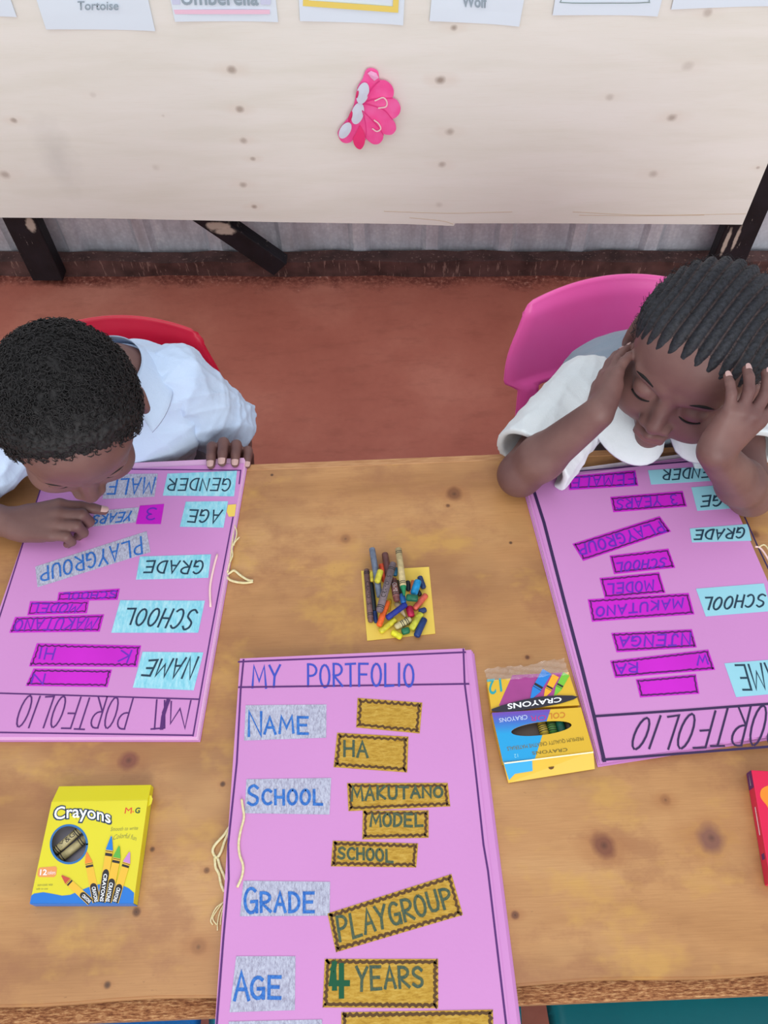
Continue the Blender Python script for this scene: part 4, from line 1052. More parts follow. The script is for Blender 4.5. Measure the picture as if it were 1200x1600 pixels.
if left_arc[0][1] > left_arc[-1][1]: pts = [(155, 566), (diag(537), 537)] + [(diag(left_arc[-1][1]), left_arc[-1][1])] + left_arc[::-1] + [(diag(left_arc[0][1]), left_arc[0][1])] + [(diag(958), 958), (250, 985)]
box_graphic('blue_print', bt, zd(*pts), h0, BLUEG, bbx)
def upq(z, x0, x1, yl, yr, hgt):       # upside down line of type from x1 back to x0
    return z((x1, yr - hgt), (x0, yl - hgt), (x0, yl), (x1, yr))
print_text('lettering', 'COL', bt, zd((780, 560), (640, 572), (640, 622), (780, 608)), h0 + .0002, mat('orange_brown_print', (206, 118, 40), .4), bbx, bold=.0)
print_text('lettering', 'OR', bt, zd((620, 585), (482, 592), (478, 640), (620, 628)), h0 + .0002, mat('magenta_print', (190, 52, 140), .4), bbx)
print_text('lettering', 'CRAYONS', bt, zd((455, 582), (215, 614), (220, 650), (460, 622)), h0 + .0002, mat('lilac_white_print', (190, 206, 240), .4), bbx, bold=.01)
print_text('lettering', 'PREMIUM QUALITY CREATIVE MATERIALS', bt, zd((930, 764), (280, 852), (290, 890), (940, 800)), h0 + .0002, mat('brown_olive_print', (120, 106, 40), .5), bbx)
print_text('lettering', 'CRAYONS', bt, zd((800, 866), (495, 898), (502, 925), (800, 895)), h0 + .0002, mat('brown_olive_print', (120, 106, 40), .5), bbx, bold=.01)
print_text('lettering', '12', bt, zd((376, 915), (344, 920), (348, 952), (380, 946)), h0 + .0002, mat('pale_cyan_print', (150, 220, 240), .5), bbx)
# near end flap, dropped towards the table
P = [bt.at(*p) for p in zd((250, 985), (1020, 890), (1050, 1020), (305, 1140))]
P[2].z = P[3].z = TZ + .004
mb = MB(); mb.prism([P[0], P[3], P[2], P[1]], (0, 0, -.0008)); fo = mb.build('end_flap', GOLDC, bbx)
fs_ = Surf(P[0], (P[2] - P[0]).cross(P[1] - P[3]) if (P[2] - P[0]).cross(P[1] - P[3]).z > 0 else (P[1] - P[3]).cross(P[2] - P[0]))
box_graphic('blue_print', fs_, zd((252, 985), (495, 957), (500, 1058), (350, 1082), (300, 1135)), .0016, mat('cyan_print', (18, 158, 224), .35), fo)
box_graphic('flap_fold', fs_, zd((258, 988), (1015, 892), (1018, 903), (262, 998)), .0020, mat('fold_highlight', (248, 240, 196), .5), fo)  # highlight on the fold, painted as a pale strip
box_graphic('thumb_notch', fs_, zd((635, 1028), (685, 1020), (675, 1040), (655, 1046), (640, 1040)), .0016, mat('notch_brown', (96, 62, 24), .7), fo)
# folded-back upper panel
up2 = level(TZ + .015)
PURP = mat('plum_print', (150, 62, 130), .35, (176, 70, 148), 12)
q2 = zd((112, 290), (810, 215), (905, 500), (150, 540))
prism_between('upper_panel', up2, q2, TZ + .0006, GOLDC, bbx)
box_graphic('plum_print', up2, zd((330, 245), (780, 222), (640, 500), (215, 505)), h0, PURP, bbx)
print_text('count_lettering', '12', up2, zd((232, 270), (112, 282), (130, 420), (245, 385)), h0 + .0001, mat('teal_print', (36, 160, 170), .4), bbx, bold=.01)
for i, (tip, base, w_, col) in enumerate([((690, 420), (790, 235), 62, (120, 196, 60)), ((600, 440), (700, 250), 62, (240, 176, 40)), ((488, 450), (625, 215), 86, (34, 130, 216))]):
    o = drawn_crayon(up2, bbx, zd, tip, base, w_, col, h0 + .0002, .34, 1.5, order=i * 2)
    o.data.materials.clear(); o.data.materials.append(mat('print_%d_%d_%d' % col, col, .45))
# dark lens-shaped banner
banner = [(150, 538), (240, 505), (400, 462), (560, 432), (720, 420), (840, 422), (890, 432), (850, 455), (740, 490), (580, 522), (400, 548), (260, 560), (158, 556)]
box_graphic('dark_banner', up2, zd(*banner), h0 + .0012, mat('dark_slate_print', (42, 40, 54), .4), bbx)
print_text('lettering', 'CRAYONS', up2, zd((748, 434), (285, 492), (290, 540), (748, 476)), h0 + .0014, WHT, bbx, bold=.02)
# crumpled clear wrap over the far end
CLEAR = mat('clear_plastic_wrap', (250, 250, 252), .06, spec=.9, trans=.0, alpha=.13)
vs, fs = [], []
for j in range(9):
    for i in range(25):
        u, v = i / 24, j / 8
        x = (90 * (1 - u) + 770 * u) * (1 - v) + (120 * (1 - u) + 812 * u) * v
        y = (205 - 95 * u - 25 * math.sin(u * 9) * .4) * (1 - v) + (300 - 60 * u) * v
        p = at(*zd(x, y), TZ + .0172 + .0016 * (1 - v))
        p.z += .0022 * math.sin(i * 1.9 + j * 2.3) + .0018 * math.sin(i * .8 - j * 1.7) + random.uniform(0, .0016); vs.append(p)
for j in range(8):
    for i in range(24): a = j * 25 + i; fs.append((a, a + 25, a + 26, a + 1))
mesh_obj('plastic_wrap', vs, fs, CLEAR, bbx, True, 'crumpled clear plastic wrap')
# crayons in its window
for i, (x0, y0, x1, y1, col, wr_, lb) in enumerate([((570), 640, 620, 790, (190, 160, 50), (206, 178, 60), 'yellow wrapped crayon in the oval window'), (650, 630, 690, 785, (60, 120, 50), (80, 140, 60), 'green wrapped crayon in the oval window'), (725, 630, 765, 775, (20, 100, 80), None, 'dark green crayon at the right of the oval window'), (800, 630, 835, 765, (60, 50, 34), None, 'nearly black crayon at the right tip of the oval window')]):
    z_ = TZ + .0065
    crayon('crayon', lb, at(*zd(x0, y0), z_), at(*zd(x1, y1), z_), .0056, col, wr_, group='crayons inside the cartons')

# ---- red carton at the right margin
rt = level(TZ + .018)
REDC = mat('red_carton', (224, 26, 78), .35, (214, 20, 70), 8)
rbx = thing('crayon_box', 'red crayon box with orange swirls at the right margin of the table', 'crayon box', rt.at(1230, 1290).xy.to_3d() + UP * TZ)
c0, c1 = rt.at(1174, 1203), rt.at(1200, 1356)
ax = (c1 - c0).normalized(); cr_ = UP.cross(ax).normalized(); cr_ = cr_ if cr_.x > 0 else -cr_
L_, W_ = .122, .085
P = [c0, c0 + ax * L_, c0 + ax * L_ + cr_ * W_, c0 + cr_ * W_]
mb = MB(); mb.prism([Vector((p.x, p.y, TZ + .0004)) for p in P], (0, 0, .0176)); mb.build('carton', REDC, rbx, bevel=.0008)
def rb(u, v, h=.0001):
    p = c0 + ax * (L_ * v) + cr_ * (W_ * u); return Vector((p.x, p.y, rt.p.z + h))
def rpatch(name, uv, h, M):
    mb = MB(); P = [rb(u, v, h) for u, v in uv]
    s = sum((P[i].cross(P[(i + 1) % len(P)]) for i in range(len(P))), Vector())
    if s.z < 0: P = P[::-1]
    mb.prism(P, (0, 0, .00012)); return mb.build(name, M, rbx)
ORG = mat('orange_print', (240, 140, 40), .4)
sw = catmull([(.30, -.0), (.36, .1), (.18, .17), (.14, .25), (.2, .32), (.24, .38), (.36, .38), (.42, .45), (.7, .5), (.95, .42), (.97, .05), (.6, .0)], 4)
rpatch('orange_swirl', [(p[0] - .08, p[1]) for p in sw if p[1] >= 0], .0001, ORG)
rpatch('yellow_swirl', ell(.52, .23, .2, .12, 20), .00025, mat('yellow_print_bright', (238, 206, 40), .4))
rpatch('red_swirl', ell(.62, .23, .1, .06, 16), .0004, mat('deep_orange_print', (232, 84, 40), .4))
for k in range(3): rpatch('white_mark', [(.22 + .22 * k, .7), (.36 + .22 * k, .7), (.36 + .22 * k, .78), (.22 + .22 * k, .78)], .0001, WHT)
rpatch('violet_end', [(.0, .87), (1, .82), (1, 1), (0, 1)], .0001, mat('violet_print', (96, 40, 110), .4))
rpatch('pale_end', [(.0, .9), (.14, .88), (.16, 1), (0, 1)], .00025, mat('pale_grey_print', (210, 206, 214), .5))
sd_ = Surf(c0, -cr_)
def spatch(name, v0, v1, z0, z1, M):
    q = [c0 + ax * (L_ * v0), c0 + ax * (L_ * v1), c0 + ax * (L_ * v1), c0 + ax * (L_ * v0)]
    P = [Vector((p.x, p.y, TZ + z)) - cr_ * .0001 for p, z in zip(q, (z0, z0, z1, z1))]
    mb = MB(); mb.prism(P, -cr_ * .00012); return mb.build(name, M, rbx)
spatch('side_print', .0, .16, .002, .017, mat('violet_print', (96, 40, 110), .4))
spatch('side_print', .74, .79, .006, .014, mat('violet_print', (96, 40, 110), .4))
spatch('side_print', .33, .58, .010, .0118, WHT)
spatch('side_print', .02, .13, .008, .0098, mat('pale_grey_print', (210, 206, 214), .5))

# ---------------------------------------------------------------- yellow square with loose crayons
zp = zoomer(7.06, 540, 830)
ns = level(TZ + .0012)
sq = sheet('sticky_note', level(TZ + .0004), zp((172, 440), (920, 396), (990, 1132), (238, 1210)), 0, .0008, mat('yellow_note', (226, 192, 80), .65, (232, 200, 90), 12))
tag(sq, 'yellow paper square under the loose crayons in the table centre', 'paper')
def loose(label, x0, y0, x1, y1, wpx, lay, col, wrapped=None, text=None, tip=False, tipcol=None, dz=0.0):
    r = wpx / 7.06 / 1150 / 2 * 1.06
    z0 = TZ + .0014 + r + lay * .0078
    a, b = at(*zp(x0, y0), z0), at(*zp(x1, y1), z0 + dz)
    crayon('crayon', label, a, b, r, col, wrapped, text, tip, tipcol)
loose('maroon wrapped crayon lying along the left edge of the yellow square', 230, 418, 278, 1005, 62, 0, (118, 88, 84), (120, 90, 90), 'CRAYONS')
loose('black crayon stub beside the maroon wrapped one', 283, 570, 318, 880, 52, 0, (24, 36, 46))
loose('blue stub with its end showing at the lower left of the pile', 322, 880, 338, 1010, 46, 0, (26, 58, 120))
loose('long grey-blue crayon sticking out at the top left of the pile', 290, 185, 378, 730, 66, 1, (116, 128, 150), dz=-.001)
loose('mauve brown crayon sticking out at the top of the pile', 432, 240, 480, 560, 70, 0, (116, 72, 70), dz=.001)
loose('orange-red stub between the grey-blue and mauve crayons', 392, 362, 432, 560, 54, 0, (232, 84, 46))
loose('purple-brown wrapped crayon printed CRAYONS lying slantwise on top', 370, 890, 528, 345, 76, 2, (116, 100, 108), (122, 106, 112), 'CRAYONS')
loose('long beige wrapped crayon with a green tip', 582, 192, 648, 712, 68, 2, (30, 120, 76), (204, 184, 136), None, True, (24, 122, 78), dz=-.001)
loose('short lime yellow stub lying over the grey-blue crayon', 388, 428, 345, 568, 66, 2, (214, 206, 66))
loose('thin yellow stub at the left edge of the pile', 286, 448, 292, 556, 40, 1, (216, 196, 60))
loose('teal blue stub between the mauve and the long beige crayon', 552, 400, 546, 494, 52, 1, (52, 124, 164))
loose('brown wrapped crayon with white print in the middle of the pile', 528, 520, 566, 775, 74, 1, (124, 70, 68), (128, 78, 76), 'CRAYON')
loose('dark olive stub beside the long beige crayon', 575, 545, 600, 690, 60, 0, (52, 54, 36))
loose('black stub just right of the long beige crayon', 684, 548, 694, 660, 52, 0, (28, 36, 50))
loose('navy stub at the upper right of the pile', 815, 498, 864, 632, 58, 0, (36, 60, 108))
loose('thin orange stub beside the sky blue one', 742, 540, 716, 690, 34, 0, (226, 120, 70))
loose('sky blue stub at the right of the pile', 802, 542, 748, 700, 78, 1, (20, 150, 214))
loose('dark green stub lying crosswise below the sky blue one', 668, 730, 800, 742, 74, 2, (6, 104, 76))
loose('black stub hidden behind the dark green one', 790, 650, 825, 710, 50, 0, (30, 30, 40))
loose('terracotta stub at the right of the pile', 892, 698, 756, 860, 62, 0, (216, 96, 78))
loose('long royal blue crayon lying slantwise in the middle', 452, 962, 672, 802, 60, 1, (28, 48, 152))
loose('bright blue stub standing above the royal blue crayon', 622, 690, 642, 800, 62, 1, (34, 104, 176))
loose('crimson stub in the middle of the pile', 698, 830, 728, 945, 74, 0, (192, 22, 74))
loose('short navy stub below the terracotta one', 808, 890, 890, 862, 58, 0, (36, 60, 118))
loose('lime yellow stub at the lower right of the pile', 836, 905, 722, 1085, 72, 0, (208, 208, 66))
loose('navy stub at the lower right edge of the pile', 872, 960, 780, 1165, 70, 0, (28, 56, 116))
loose('long orange crayon at the lower left of the pile', 465, 772, 366, 1050, 62, 1, (242, 102, 34))
loose('yellow-orange stub above the orange crayon', 486, 752, 472, 880, 44, 0, (238, 176, 40))
loose('beige wrapped stub with black bands at the bottom of the pile', 722, 968, 545, 1062, 70, 0, (206, 190, 140), (210, 196, 146))
loose('yellow stub at the lower left of the pile', 552, 968, 376, 1112, 64, 0, (228, 216, 58))
loose('small green stub at the bottom of the pile', 618, 1112, 706, 1088, 70, 0, (24, 112, 76))
loose('small bright yellow stub nearest the bottom corner', 506, 1112, 620, 1172, 66, 0, (230, 224, 44))
loose('beige stub with a black tip under the royal blue crayon', 560, 790, 664, 948, 62, 0, (204, 178, 140), None, None, True)
# ---------------------------------------------------------------- children: one continuous surface each, grown from a distance field
class Field:
    def __init__(self, lo, hi, h):
        self.lo = np.array(lo, float); self.h = h
        self.n = np.ceil((np.array(hi) - self.lo) / h).astype(int) + 1
        self.d = np.full(self.n, 0.5, np.float32)
    def block(self, lo, hi):
        a = np.clip(np.floor((np.array(lo) - self.lo) / self.h).astype(int), 0, self.n)
        b = np.clip(np.ceil((np.array(hi) - self.lo) / self.h).astype(int) + 1, 0, self.n)
        if np.any(b <= a): return None, None
        ax = [(self.lo[i] + self.h * np.arange(a[i], b[i])).astype(np.float32) for i in range(3)]
        return tuple(slice(a[i], b[i]) for i in range(3)), (ax[0][:, None, None], ax[1][None, :, None], ax[2][None, None, :])
    def put(self, sl, v, k, mode):
        d = self.d[sl]
        if mode == 'add':
            if k > 0:
                t = np.maximum(k - np.abs(d - v), 0) / k; self.d[sl] = np.minimum(d, v) - t * t * k * .25
            else: self.d[sl] = np.minimum(d, v)
        elif mode == 'cut':
            v = -v
            if k > 0:
                t = np.maximum(k - np.abs(d - v), 0) / k; self.d[sl] = np.maximum(d, v) + t * t * k * .25
            else: self.d[sl] = np.maximum(d, v)
    def cone(self, a, b, ra, rb, k=.01, mode='add'):
        a, b = np.array(a, np.float32), np.array(b, np.float32); R = max(ra, rb) + k + 3 * self.h
        sl, g = self.block(np.minimum(a, b) - R, np.maximum(a, b) + R)
        if sl is None: return
        ba = b - a; L2 = float(ba @ ba) + 1e-12
        px, py, pz = g[0] - a[0], g[1] - a[1], g[2] - a[2]
        t = np.clip((px * ba[0] + py * ba[1] + pz * ba[2]) / L2, 0, 1)
        v = np.sqrt((px - ba[0] * t) ** 2 + (py - ba[1] * t) ** 2 + (pz - ba[2] * t) ** 2) - (ra + (rb - ra) * t)
        self.put(sl, v, k, mode)
    def ell(self, c, r, M=None, k=.01, mode='add'):
        """ellipsoid; M holds its axes as rows"""
        c = np.array(c, np.float32); r = np.array(r, np.float32); M = np.eye(3, dtype=np.float32) if M is None else np.array(M, np.float32)
        R = float(max(r)) + k + 3 * self.h
        sl, g = self.block(c - R, c + R)
        if sl is None: return
        p = [g[i] - c[i] for i in range(3)]
        q = [M[i, 0] * p[0] + M[i, 1] * p[1] + M[i, 2] * p[2] for i in range(3)]
        k0 = np.sqrt((q[0] / r[0]) ** 2 + (q[1] / r[1]) ** 2 + (q[2] / r[2]) ** 2)
        k1 = np.sqrt((q[0] / r[0] ** 2) ** 2 + (q[1] / r[1] ** 2) ** 2 + (q[2] / r[2] ** 2) ** 2) + 1e-9
        self.put(sl, k0 * (k0 - 1) / k1, k, mode)
    def half(self, p, n, k=.0, lo=None, hi=None):
        """keep only the side of a plane that n points away from"""
        p, n = np.array(p, np.float32), np.array(n, np.float32); n = n / np.linalg.norm(n)
        sl, g = self.block(self.lo if lo is None else lo, self.lo + self.h * self.n if hi is None else hi)
        if sl is None: return
        self.put(sl, -((g[0] - p[0]) * n[0] + (g[1] - p[1]) * n[1] + (g[2] - p[2]) * n[2]), k, 'cut')
    def warp(self, fn, lo, hi):
        sl, g = self.block(lo, hi)
        if sl is None: return
        self.d[sl] += fn(*g).astype(np.float32)
    def surface(self):
        d = self.d; inside = d < 0; nx, ny, nz = d.shape
        cs = np.zeros((nx - 1, ny - 1, nz - 1), np.int8)
        for i in (0, 1):
            for j in (0, 1):
                for k in (0, 1): cs += inside[i:nx - 1 + i, j:ny - 1 + j, k:nz - 1 + k]
        act = (cs > 0) & (cs < 8); idx = np.argwhere(act)
        ids = np.full(act.shape, -1, np.int32); ids[act] = np.arange(len(idx))
        acc = np.zeros((len(idx), 3)); cnt = np.zeros(len(idx))
        corners = [(i, j, k) for i in (0, 1) for j in (0, 1) for k in (0, 1)]
        val = {c: d[idx[:, 0] + c[0], idx[:, 1] + c[1], idx[:, 2] + c[2]] for c in corners}
        for c in corners:
            for ax in range(3):
                if c[ax]: continue
                e = list(c); e[ax] = 1; e = tuple(e); v0, v1 = val[c], val[e]
                m_ = (v0 < 0) != (v1 < 0)
                t = np.where(m_, v0 / np.where(m_, v0 - v1, 1), 0)
                p = np.tile(np.array(c, float), (len(idx), 1)); p[:, ax] = t
                acc[m_] += p[m_]; cnt[m_] += 1
        V = self.lo + self.h * (idx + acc / cnt[:, None]); F = []
        for ax in range(3):
            o1, o2 = (ax + 1) % 3, (ax + 2) % 3
            s0 = [slice(None)] * 3; s1 = [slice(None)] * 3; s0[ax] = slice(0, -1); s1[ax] = slice(1, None)
            A, B = inside[tuple(s0)], inside[tuple(s1)]
            e = np.argwhere(A != B)
            ok = (e[:, o1] > 0) & (e[:, o2] > 0) & (e[:, o1] < d.shape[o1] - 1) & (e[:, o2] < d.shape[o2] - 1)
            e = e[ok]
            def cell(a, b):
                q = e.copy(); q[:, o1] -= a; q[:, o2] -= b; return ids[q[:, 0], q[:, 1], q[:, 2]]
            f = np.stack([cell(1, 1), cell(0, 1), cell(0, 0), cell(1, 0)], 1)
            flip = ~A[e[:, 0], e[:, 1], e[:, 2]]
            f[flip] = f[flip][:, ::-1]; F.append(f)
        return V, np.concatenate(F)
    def build(self, name, material, parent, smooth_iter=1, label=None, tint=None, largest=False):
        V, F = self.surface()
        F = F[(F >= 0).all(1)]
        for _ in range(smooth_iter):
            s = np.zeros_like(V); c = np.zeros(len(V))
            for a, b in ((0, 1), (1, 2), (2, 3), (3, 0)):
                np.add.at(s, F[:, a], V[F[:, b]]); np.add.at(s, F[:, b], V[F[:, a]]); np.add.at(c, F[:, a], 1); np.add.at(c, F[:, b], 1)
            V = V * .5 + .5 * s / np.maximum(c, 1)[:, None]
        me = bpy.data.meshes.new(name)
        me.vertices.add(len(V)); me.vertices.foreach_set('co', V.ravel())
        me.loops.add(F.size); me.loops.foreach_set('vertex_index', F.ravel().astype(np.int32))
        me.polygons.add(len(F)); me.polygons.foreach_set('loop_start', np.arange(0, F.size, 4, dtype=np.int32))
        me.update(calc_edges=True); me.validate()
        me.polygons.foreach_set('use_smooth', [True] * len(me.polygons))
        if tint is not None:
            at_ = me.attributes.new('tint', 'FLOAT', 'POINT'); at_.data.foreach_set('value', tint(V).astype(np.float32))
        if largest:
            bm = bmesh.new(); bm.from_mesh(me); bm.verts.ensure_lookup_table(); seen = set(); best = []
            for v in bm.verts:
                if v.index in seen: continue
                st = [v]; seen.add(v.index); comp = []
                while st:
                    q = st.pop(); comp.append(q)
                    for e in q.link_edges:
                        w = e.other_vert(q)
                        if w.index not in seen: seen.add(w.index); st.append(w)
                if len(comp) > len(best): best = comp
            keep = set(v.index for v in best)
            bmesh.ops.delete(bm, geom=[v for v in bm.verts if v.index not in keep], context='VERTS'); bm.to_mesh(me); bm.free()
        return link_mesh(name, me, material, parent, label)

A3 = lambda v: np.array(v, float)
def unit(v): v = A3(v); return v / np.linalg.norm(v)
def turn(v, axis, deg):
    axis = unit(axis); t = math.radians(deg); v = A3(v)
    return v * math.cos(t) + np.cross(axis, v) * math.sin(t) + axis * (axis @ v) * (1 - math.cos(t))

def head_shape(f, c, r, u, w, s, ears=(1, 1), ex=0.0):
    """r: to the child's left, u: crown, w: face"""
    L = lambda x, y, z: c + (r * x + u * y + w * z) * s
    M = np.array([r, u, w])
    f.ell(L(0, .022, -.010), np.array([.074, .076, .086]) * s, M, .01)
    f.ell(L(0, -.030, .018), np.array([.063, .070, .066]) * s, M, .03)
    f.ell(L(0, .028, .040), np.array([.062, .050, .048]) * s, M, .02)       # forehead
    f.cone(L(0, -.092, .048), L(0, -.098, .056), .020 * s, .017 * s, .025)     # chin
    for x in (-1, 1):
        f.ell(L(x * .036, -.048, .052), np.array([.028, .026, .026]) * s, M, .018)
        f.ell(L(x * .030, -.010, .086), np.array([.019, .011, .013]) * s, M, .012, 'cut')
        f.cone(L(x * .012, .006, .080), L(x * .044, .008, .070), .007 * s, .005 * s, .012)
        f.ell(L(x * .030, -.014, .070), np.array([.0155, .0125, .0125]) * s, M, .004)   # closed lid
    f.cone(L(0, -.008, .080), L(0, -.040, .093), .006 * s, .0105 * s, .012)
    for x in (-1, 1):
        f.ell(L(x * .0115, -.044, .087), np.array([.0085, .007, .009]) * s, M, .006)
        f.ell(L(x * .0065, -.0505, .092), np.array([.0035, .003, .0045]) * s, M, .003, 'cut')
    f.cone(L(-.016, -.067, .079), L(0, -.064, .0865), .0045 * s, .0062 * s, .006); f.cone(L(.016, -.067, .079), L(0, -.064, .0865), .0045 * s, .0062 * s, .006)
    f.cone(L(-.014, -.075, .078), L(.014, -.075, .078), .0062 * s, .0062 * s, .005); f.ell(L(0, -.076, .081), np.array([.012, .006, .0065]) * s, M, .005)
    f.cone(L(-.017, -.0705, .088), L(.017, -.0705, .088), .0014 * s, .0014 * s, .003, 'cut')
    for x, on in ((-1, ears[0]), (1, ears[1])):
        if not on: continue
        ax = np.array([unit(r * x + w * .35 * -1), unit(u - w * .15), unit(w + r * x * .35)])
        f.ell(L(x * (.085 + ex), -.018, -.008), np.array([.011, .032, .021]) * s, ax, .005)
        f.ell(L(x * (.096 + ex), -.014, -.004), np.array([.006, .018, .010]) * s, ax, .005, 'cut')
        f.ell(L(x * (.082 + ex), -.044, -.004), np.array([.007, .009, .008]) * s, ax, .005)

def arm(f, sh, el, wr, s, k=.014):
    sh, el, wr = A3(sh), A3(el), A3(wr); mid = sh * .5 + el * .5; fm = el * .7 + wr * .3
    f.cone(sh, mid, .034 * s, .0285 * s, k); f.cone(mid, el, .0285 * s, .0255 * s, k)
    f.cone(el, fm, .0255 * s, .0270 * s, k); f.cone(fm, wr, .0270 * s, .0185 * s, k)

NAILS = []
def hand(f, wr, d, n, side, s, curls, spread=(9, 3, -3, -9), thumb=((38, -14), 12), mesh_nails=None, reach=1.0):
    """wr: wrist, d: towards the knuckles, n: back of the hand, side: +1 when the thumb lies along cross(n, d)
    curls: four (knuckle, middle, end) bends in degrees, index first"""
    wr, d, n = A3(wr), unit(d), A3(n); n = unit(n - d * (n @ d)); t = np.cross(n, d) * side
    P = lambda x, y, z=0: wr + (d * x + t * y + n * z) * s
    kn = [P(.056, .0215), P(.059, .007, .002), P(.057, -.0075, .001), P(.052, -.0205, -.001)]
    for i, q in enumerate(kn):
        f.cone(P(.004, .010 - .0065 * i), q, .0125 * s, (.0098, .0096, .0092, .0084)[i] * s, .008)
    f.cone(P(.018, .013, -.006), P(.040, .010, -.007), .011 * s, .010 * s, .008)
    f.cone(P(.014, -.013, -.005), P(.038, -.016, -.006), .0105 * s, .009 * s, .008)
    lens = [(.025, .016, .013), (.028, .018, .014), (.026, .017, .0135), (.020, .0125, .012)]; tips = []
    rad = [.0082, .0082, .0078, .0070]
    for i, q in enumerate(kn):
        dirv = turn(d, n, spread[i] * side); axis = np.cross(dirv, n); p = q; up = n
        for j in range(3):
            dirv = turn(dirv, axis, -curls[i][j]); up = turn(up, axis, -curls[i][j])
            e = p + dirv * lens[i][j] * s * reach
            r0 = rad[i] * s * (1 - .09 * j); r1 = rad[i] * s * (1 - .09 * (j + 1))
            f.cone(p, e, r0, r1, .0022 if j else .004)
            p = e
        tips.append((p, dirv, up, rad[i] * s * .74))
    (ta, tb), tc = thumb
    b0 = P(.016, .014, -.004); dirv = turn(turn(d, n, -0 + ta * side), np.cross(n, d), 0); dirv = unit(dirv + n * math.sin(math.radians(tb)))
    b1 = b0 + dirv * .026 * s; f.cone(b0, b1, .0115 * s, .0092 * s, .008)
    d2 = turn(dirv, n, -tc * side); b2 = b1 + d2 * .019 * s; f.cone(b1, b2, .0090 * s, .0082 * s, .003)
    d3 = turn(d2, n, -tc * .8 * side); b3 = b2 + d3 * .014 * s; f.cone(b2, b3, .0082 * s, .0066 * s, .002)
    tips.append((b3, d3, unit(n * .6 + t * .6), .0066 * s))
    return tips
def nails(tips, parent, M):
    for p, d, up, r in tips:
        up = unit(up - d * (up @ d)); sd = np.cross(d, up); vs = []; nu, nv = 6, 5
        for j in range(nv):
            for i in range(nu):
                a = (i / (nu - 1) - .5) * 1.7; v = j / (nv - 1); rr = r * 1.05
                w_ = a * (1 - .25 * v ** 3)
                vs.append(p + d * (-r * .75 + r * 1.55 * v - .25 * r * v * (a / .85) ** 2) + (sd * math.sin(w_) + up * (math.cos(w_) * (1 - .10 * max(0, v - .5)))) * rr)
        fs = [(j * nu + i, j * nu + i + 1, (j + 1) * nu + i + 1, (j + 1) * nu + i) for j in range(nv - 1) for i in range(nu - 1)]
        n = len(vs); vs = vs + [v - A3(up) * .0006 for v in vs]
        fs += [tuple(q + n for q in f_[::-1]) for f_ in fs]
        mesh_obj('fingernail', vs, fs, M, parent, True)

def skin(name, c, c2, palm):
    n = Nodes(name, .5, .35)
    b = n.noise(n.co, 16, 4)
    col = n.ramp(b, [(.35, c), (.65, c2)])
    a = n.nt.nodes.new('ShaderNodeAttribute'); a.attribute_name = 'tint'
    col = n.mix(a.outputs['Fac'], col, lin(palm))
    n.b.inputs['Subsurface Weight'].default_value = .08
    n.b.inputs['Subsurface Radius'].default_value = (.004, .0015, .001); n.b.inputs['Subsurface Scale'].default_value = 1.0
    n.bump(n.noise(n.co, 420, 3), .05, .001)
    return n.done(col)
SKIN_B = skin('boy_skin', (104, 73, 70), (120, 88, 83), (122, 82, 76))
SKIN_G = skin('girl_skin', (104, 72, 70), (122, 90, 85), (126, 86, 80))
NAIL = mat('fingernail', (196, 160, 156), .35)
LASH = mat('dark_lash', (14, 10, 10), .7)

def wrinkles(amp, seeds, scale):
    """cloth folds: a few crossing waves with bent crests"""
    r2 = np.random.default_rng(seeds); W_ = []
    for _ in range(5):
        d = r2.normal(size=3); d /= np.linalg.norm(d); e = r2.normal(size=3); e /= np.linalg.norm(e)
        W_.append((d * scale * r2.uniform(.6, 1.5), e * scale * .6, r2.uniform(0, 6)))
    def fn(X, Y, Z):
        t = 0
        for d, e, ph in W_:
            b = 1.1 * np.sin(X * e[0] + Y * e[1] + Z * e[2] + ph)
            t = t + (1 - np.abs(np.sin(X * d[0] + Y * d[1] + Z * d[2] + ph * 2 + b))) ** 2
        return (t / 5 - .38) * -amp * 2
    return fn
def cloth(name, c, c2, scale=8, weave=900):
    n = Nodes(name, .85, .15); n.b.inputs['Sheen Weight'].default_value = .15
    col = n.ramp(n.noise(n.co, scale, 3), [(.35, c), (.65, c2)])
    n.bump(n.math('ADD', n.noise(n.co, weave, 2), n.math('MULTIPLY', n.noise(n.mapping((1, 1, .5)), 34, 3, .5, .8), 5.0)), .25, .0022)
    return n.done(col)
SHIRT_B = cloth('pale_blue_white_cotton', (188, 208, 238), (198, 217, 243))
SHIRT_G = cloth('white_cotton', (214, 222, 228), (224, 230, 234))
GREYC = cloth('grey_uniform_cloth', (126, 140, 156), (140, 154, 170))
SHORTS = cloth('dark_grey_uniform_cloth', (92, 98, 112), (104, 110, 124))
SHOE = mat('black_shoe', (24, 24, 26), .4)

def lower_body(f, pelvis, s, facing=(0, -1, 0), knees=.25, sp=.062):
    """thighs on the seat, shins straight down; returns leg points"""
    fc = unit(facing); sd = np.cross(fc, (0, 0, 1)); out = []
    pelvis = A3(pelvis)
    f.ell(pelvis, np.array([.098, .075, .070]) * s, None, .02)
    for x in (-1, 1):
        hip = pelvis + sd * x * sp * .85 + A3((0, 0, -.006)); kn = hip + fc * knees + sd * x * .01; kn[2] = .345
        an = kn + fc * .01; an[2] = .075; toe = an + fc * .085; toe[2] = .028; heel = an - fc * .012; heel[2] = .034
        f.cone(hip, kn, .052 * s, .040 * s, .02); m_ = kn * .65 + an * .35
        f.cone(kn, m_, .038 * s, .035 * s, .015); f.cone(m_, an, .035 * s, .021 * s, .015)
        f.cone(an, heel, .022 * s, .021 * s, .012); f.cone(heel, toe, .022 * s, .020 * s, .014); f.cone(an, toe, .019 * s, .016 * s, .014)
        out.append((hip, kn, an, heel, toe))
    return out
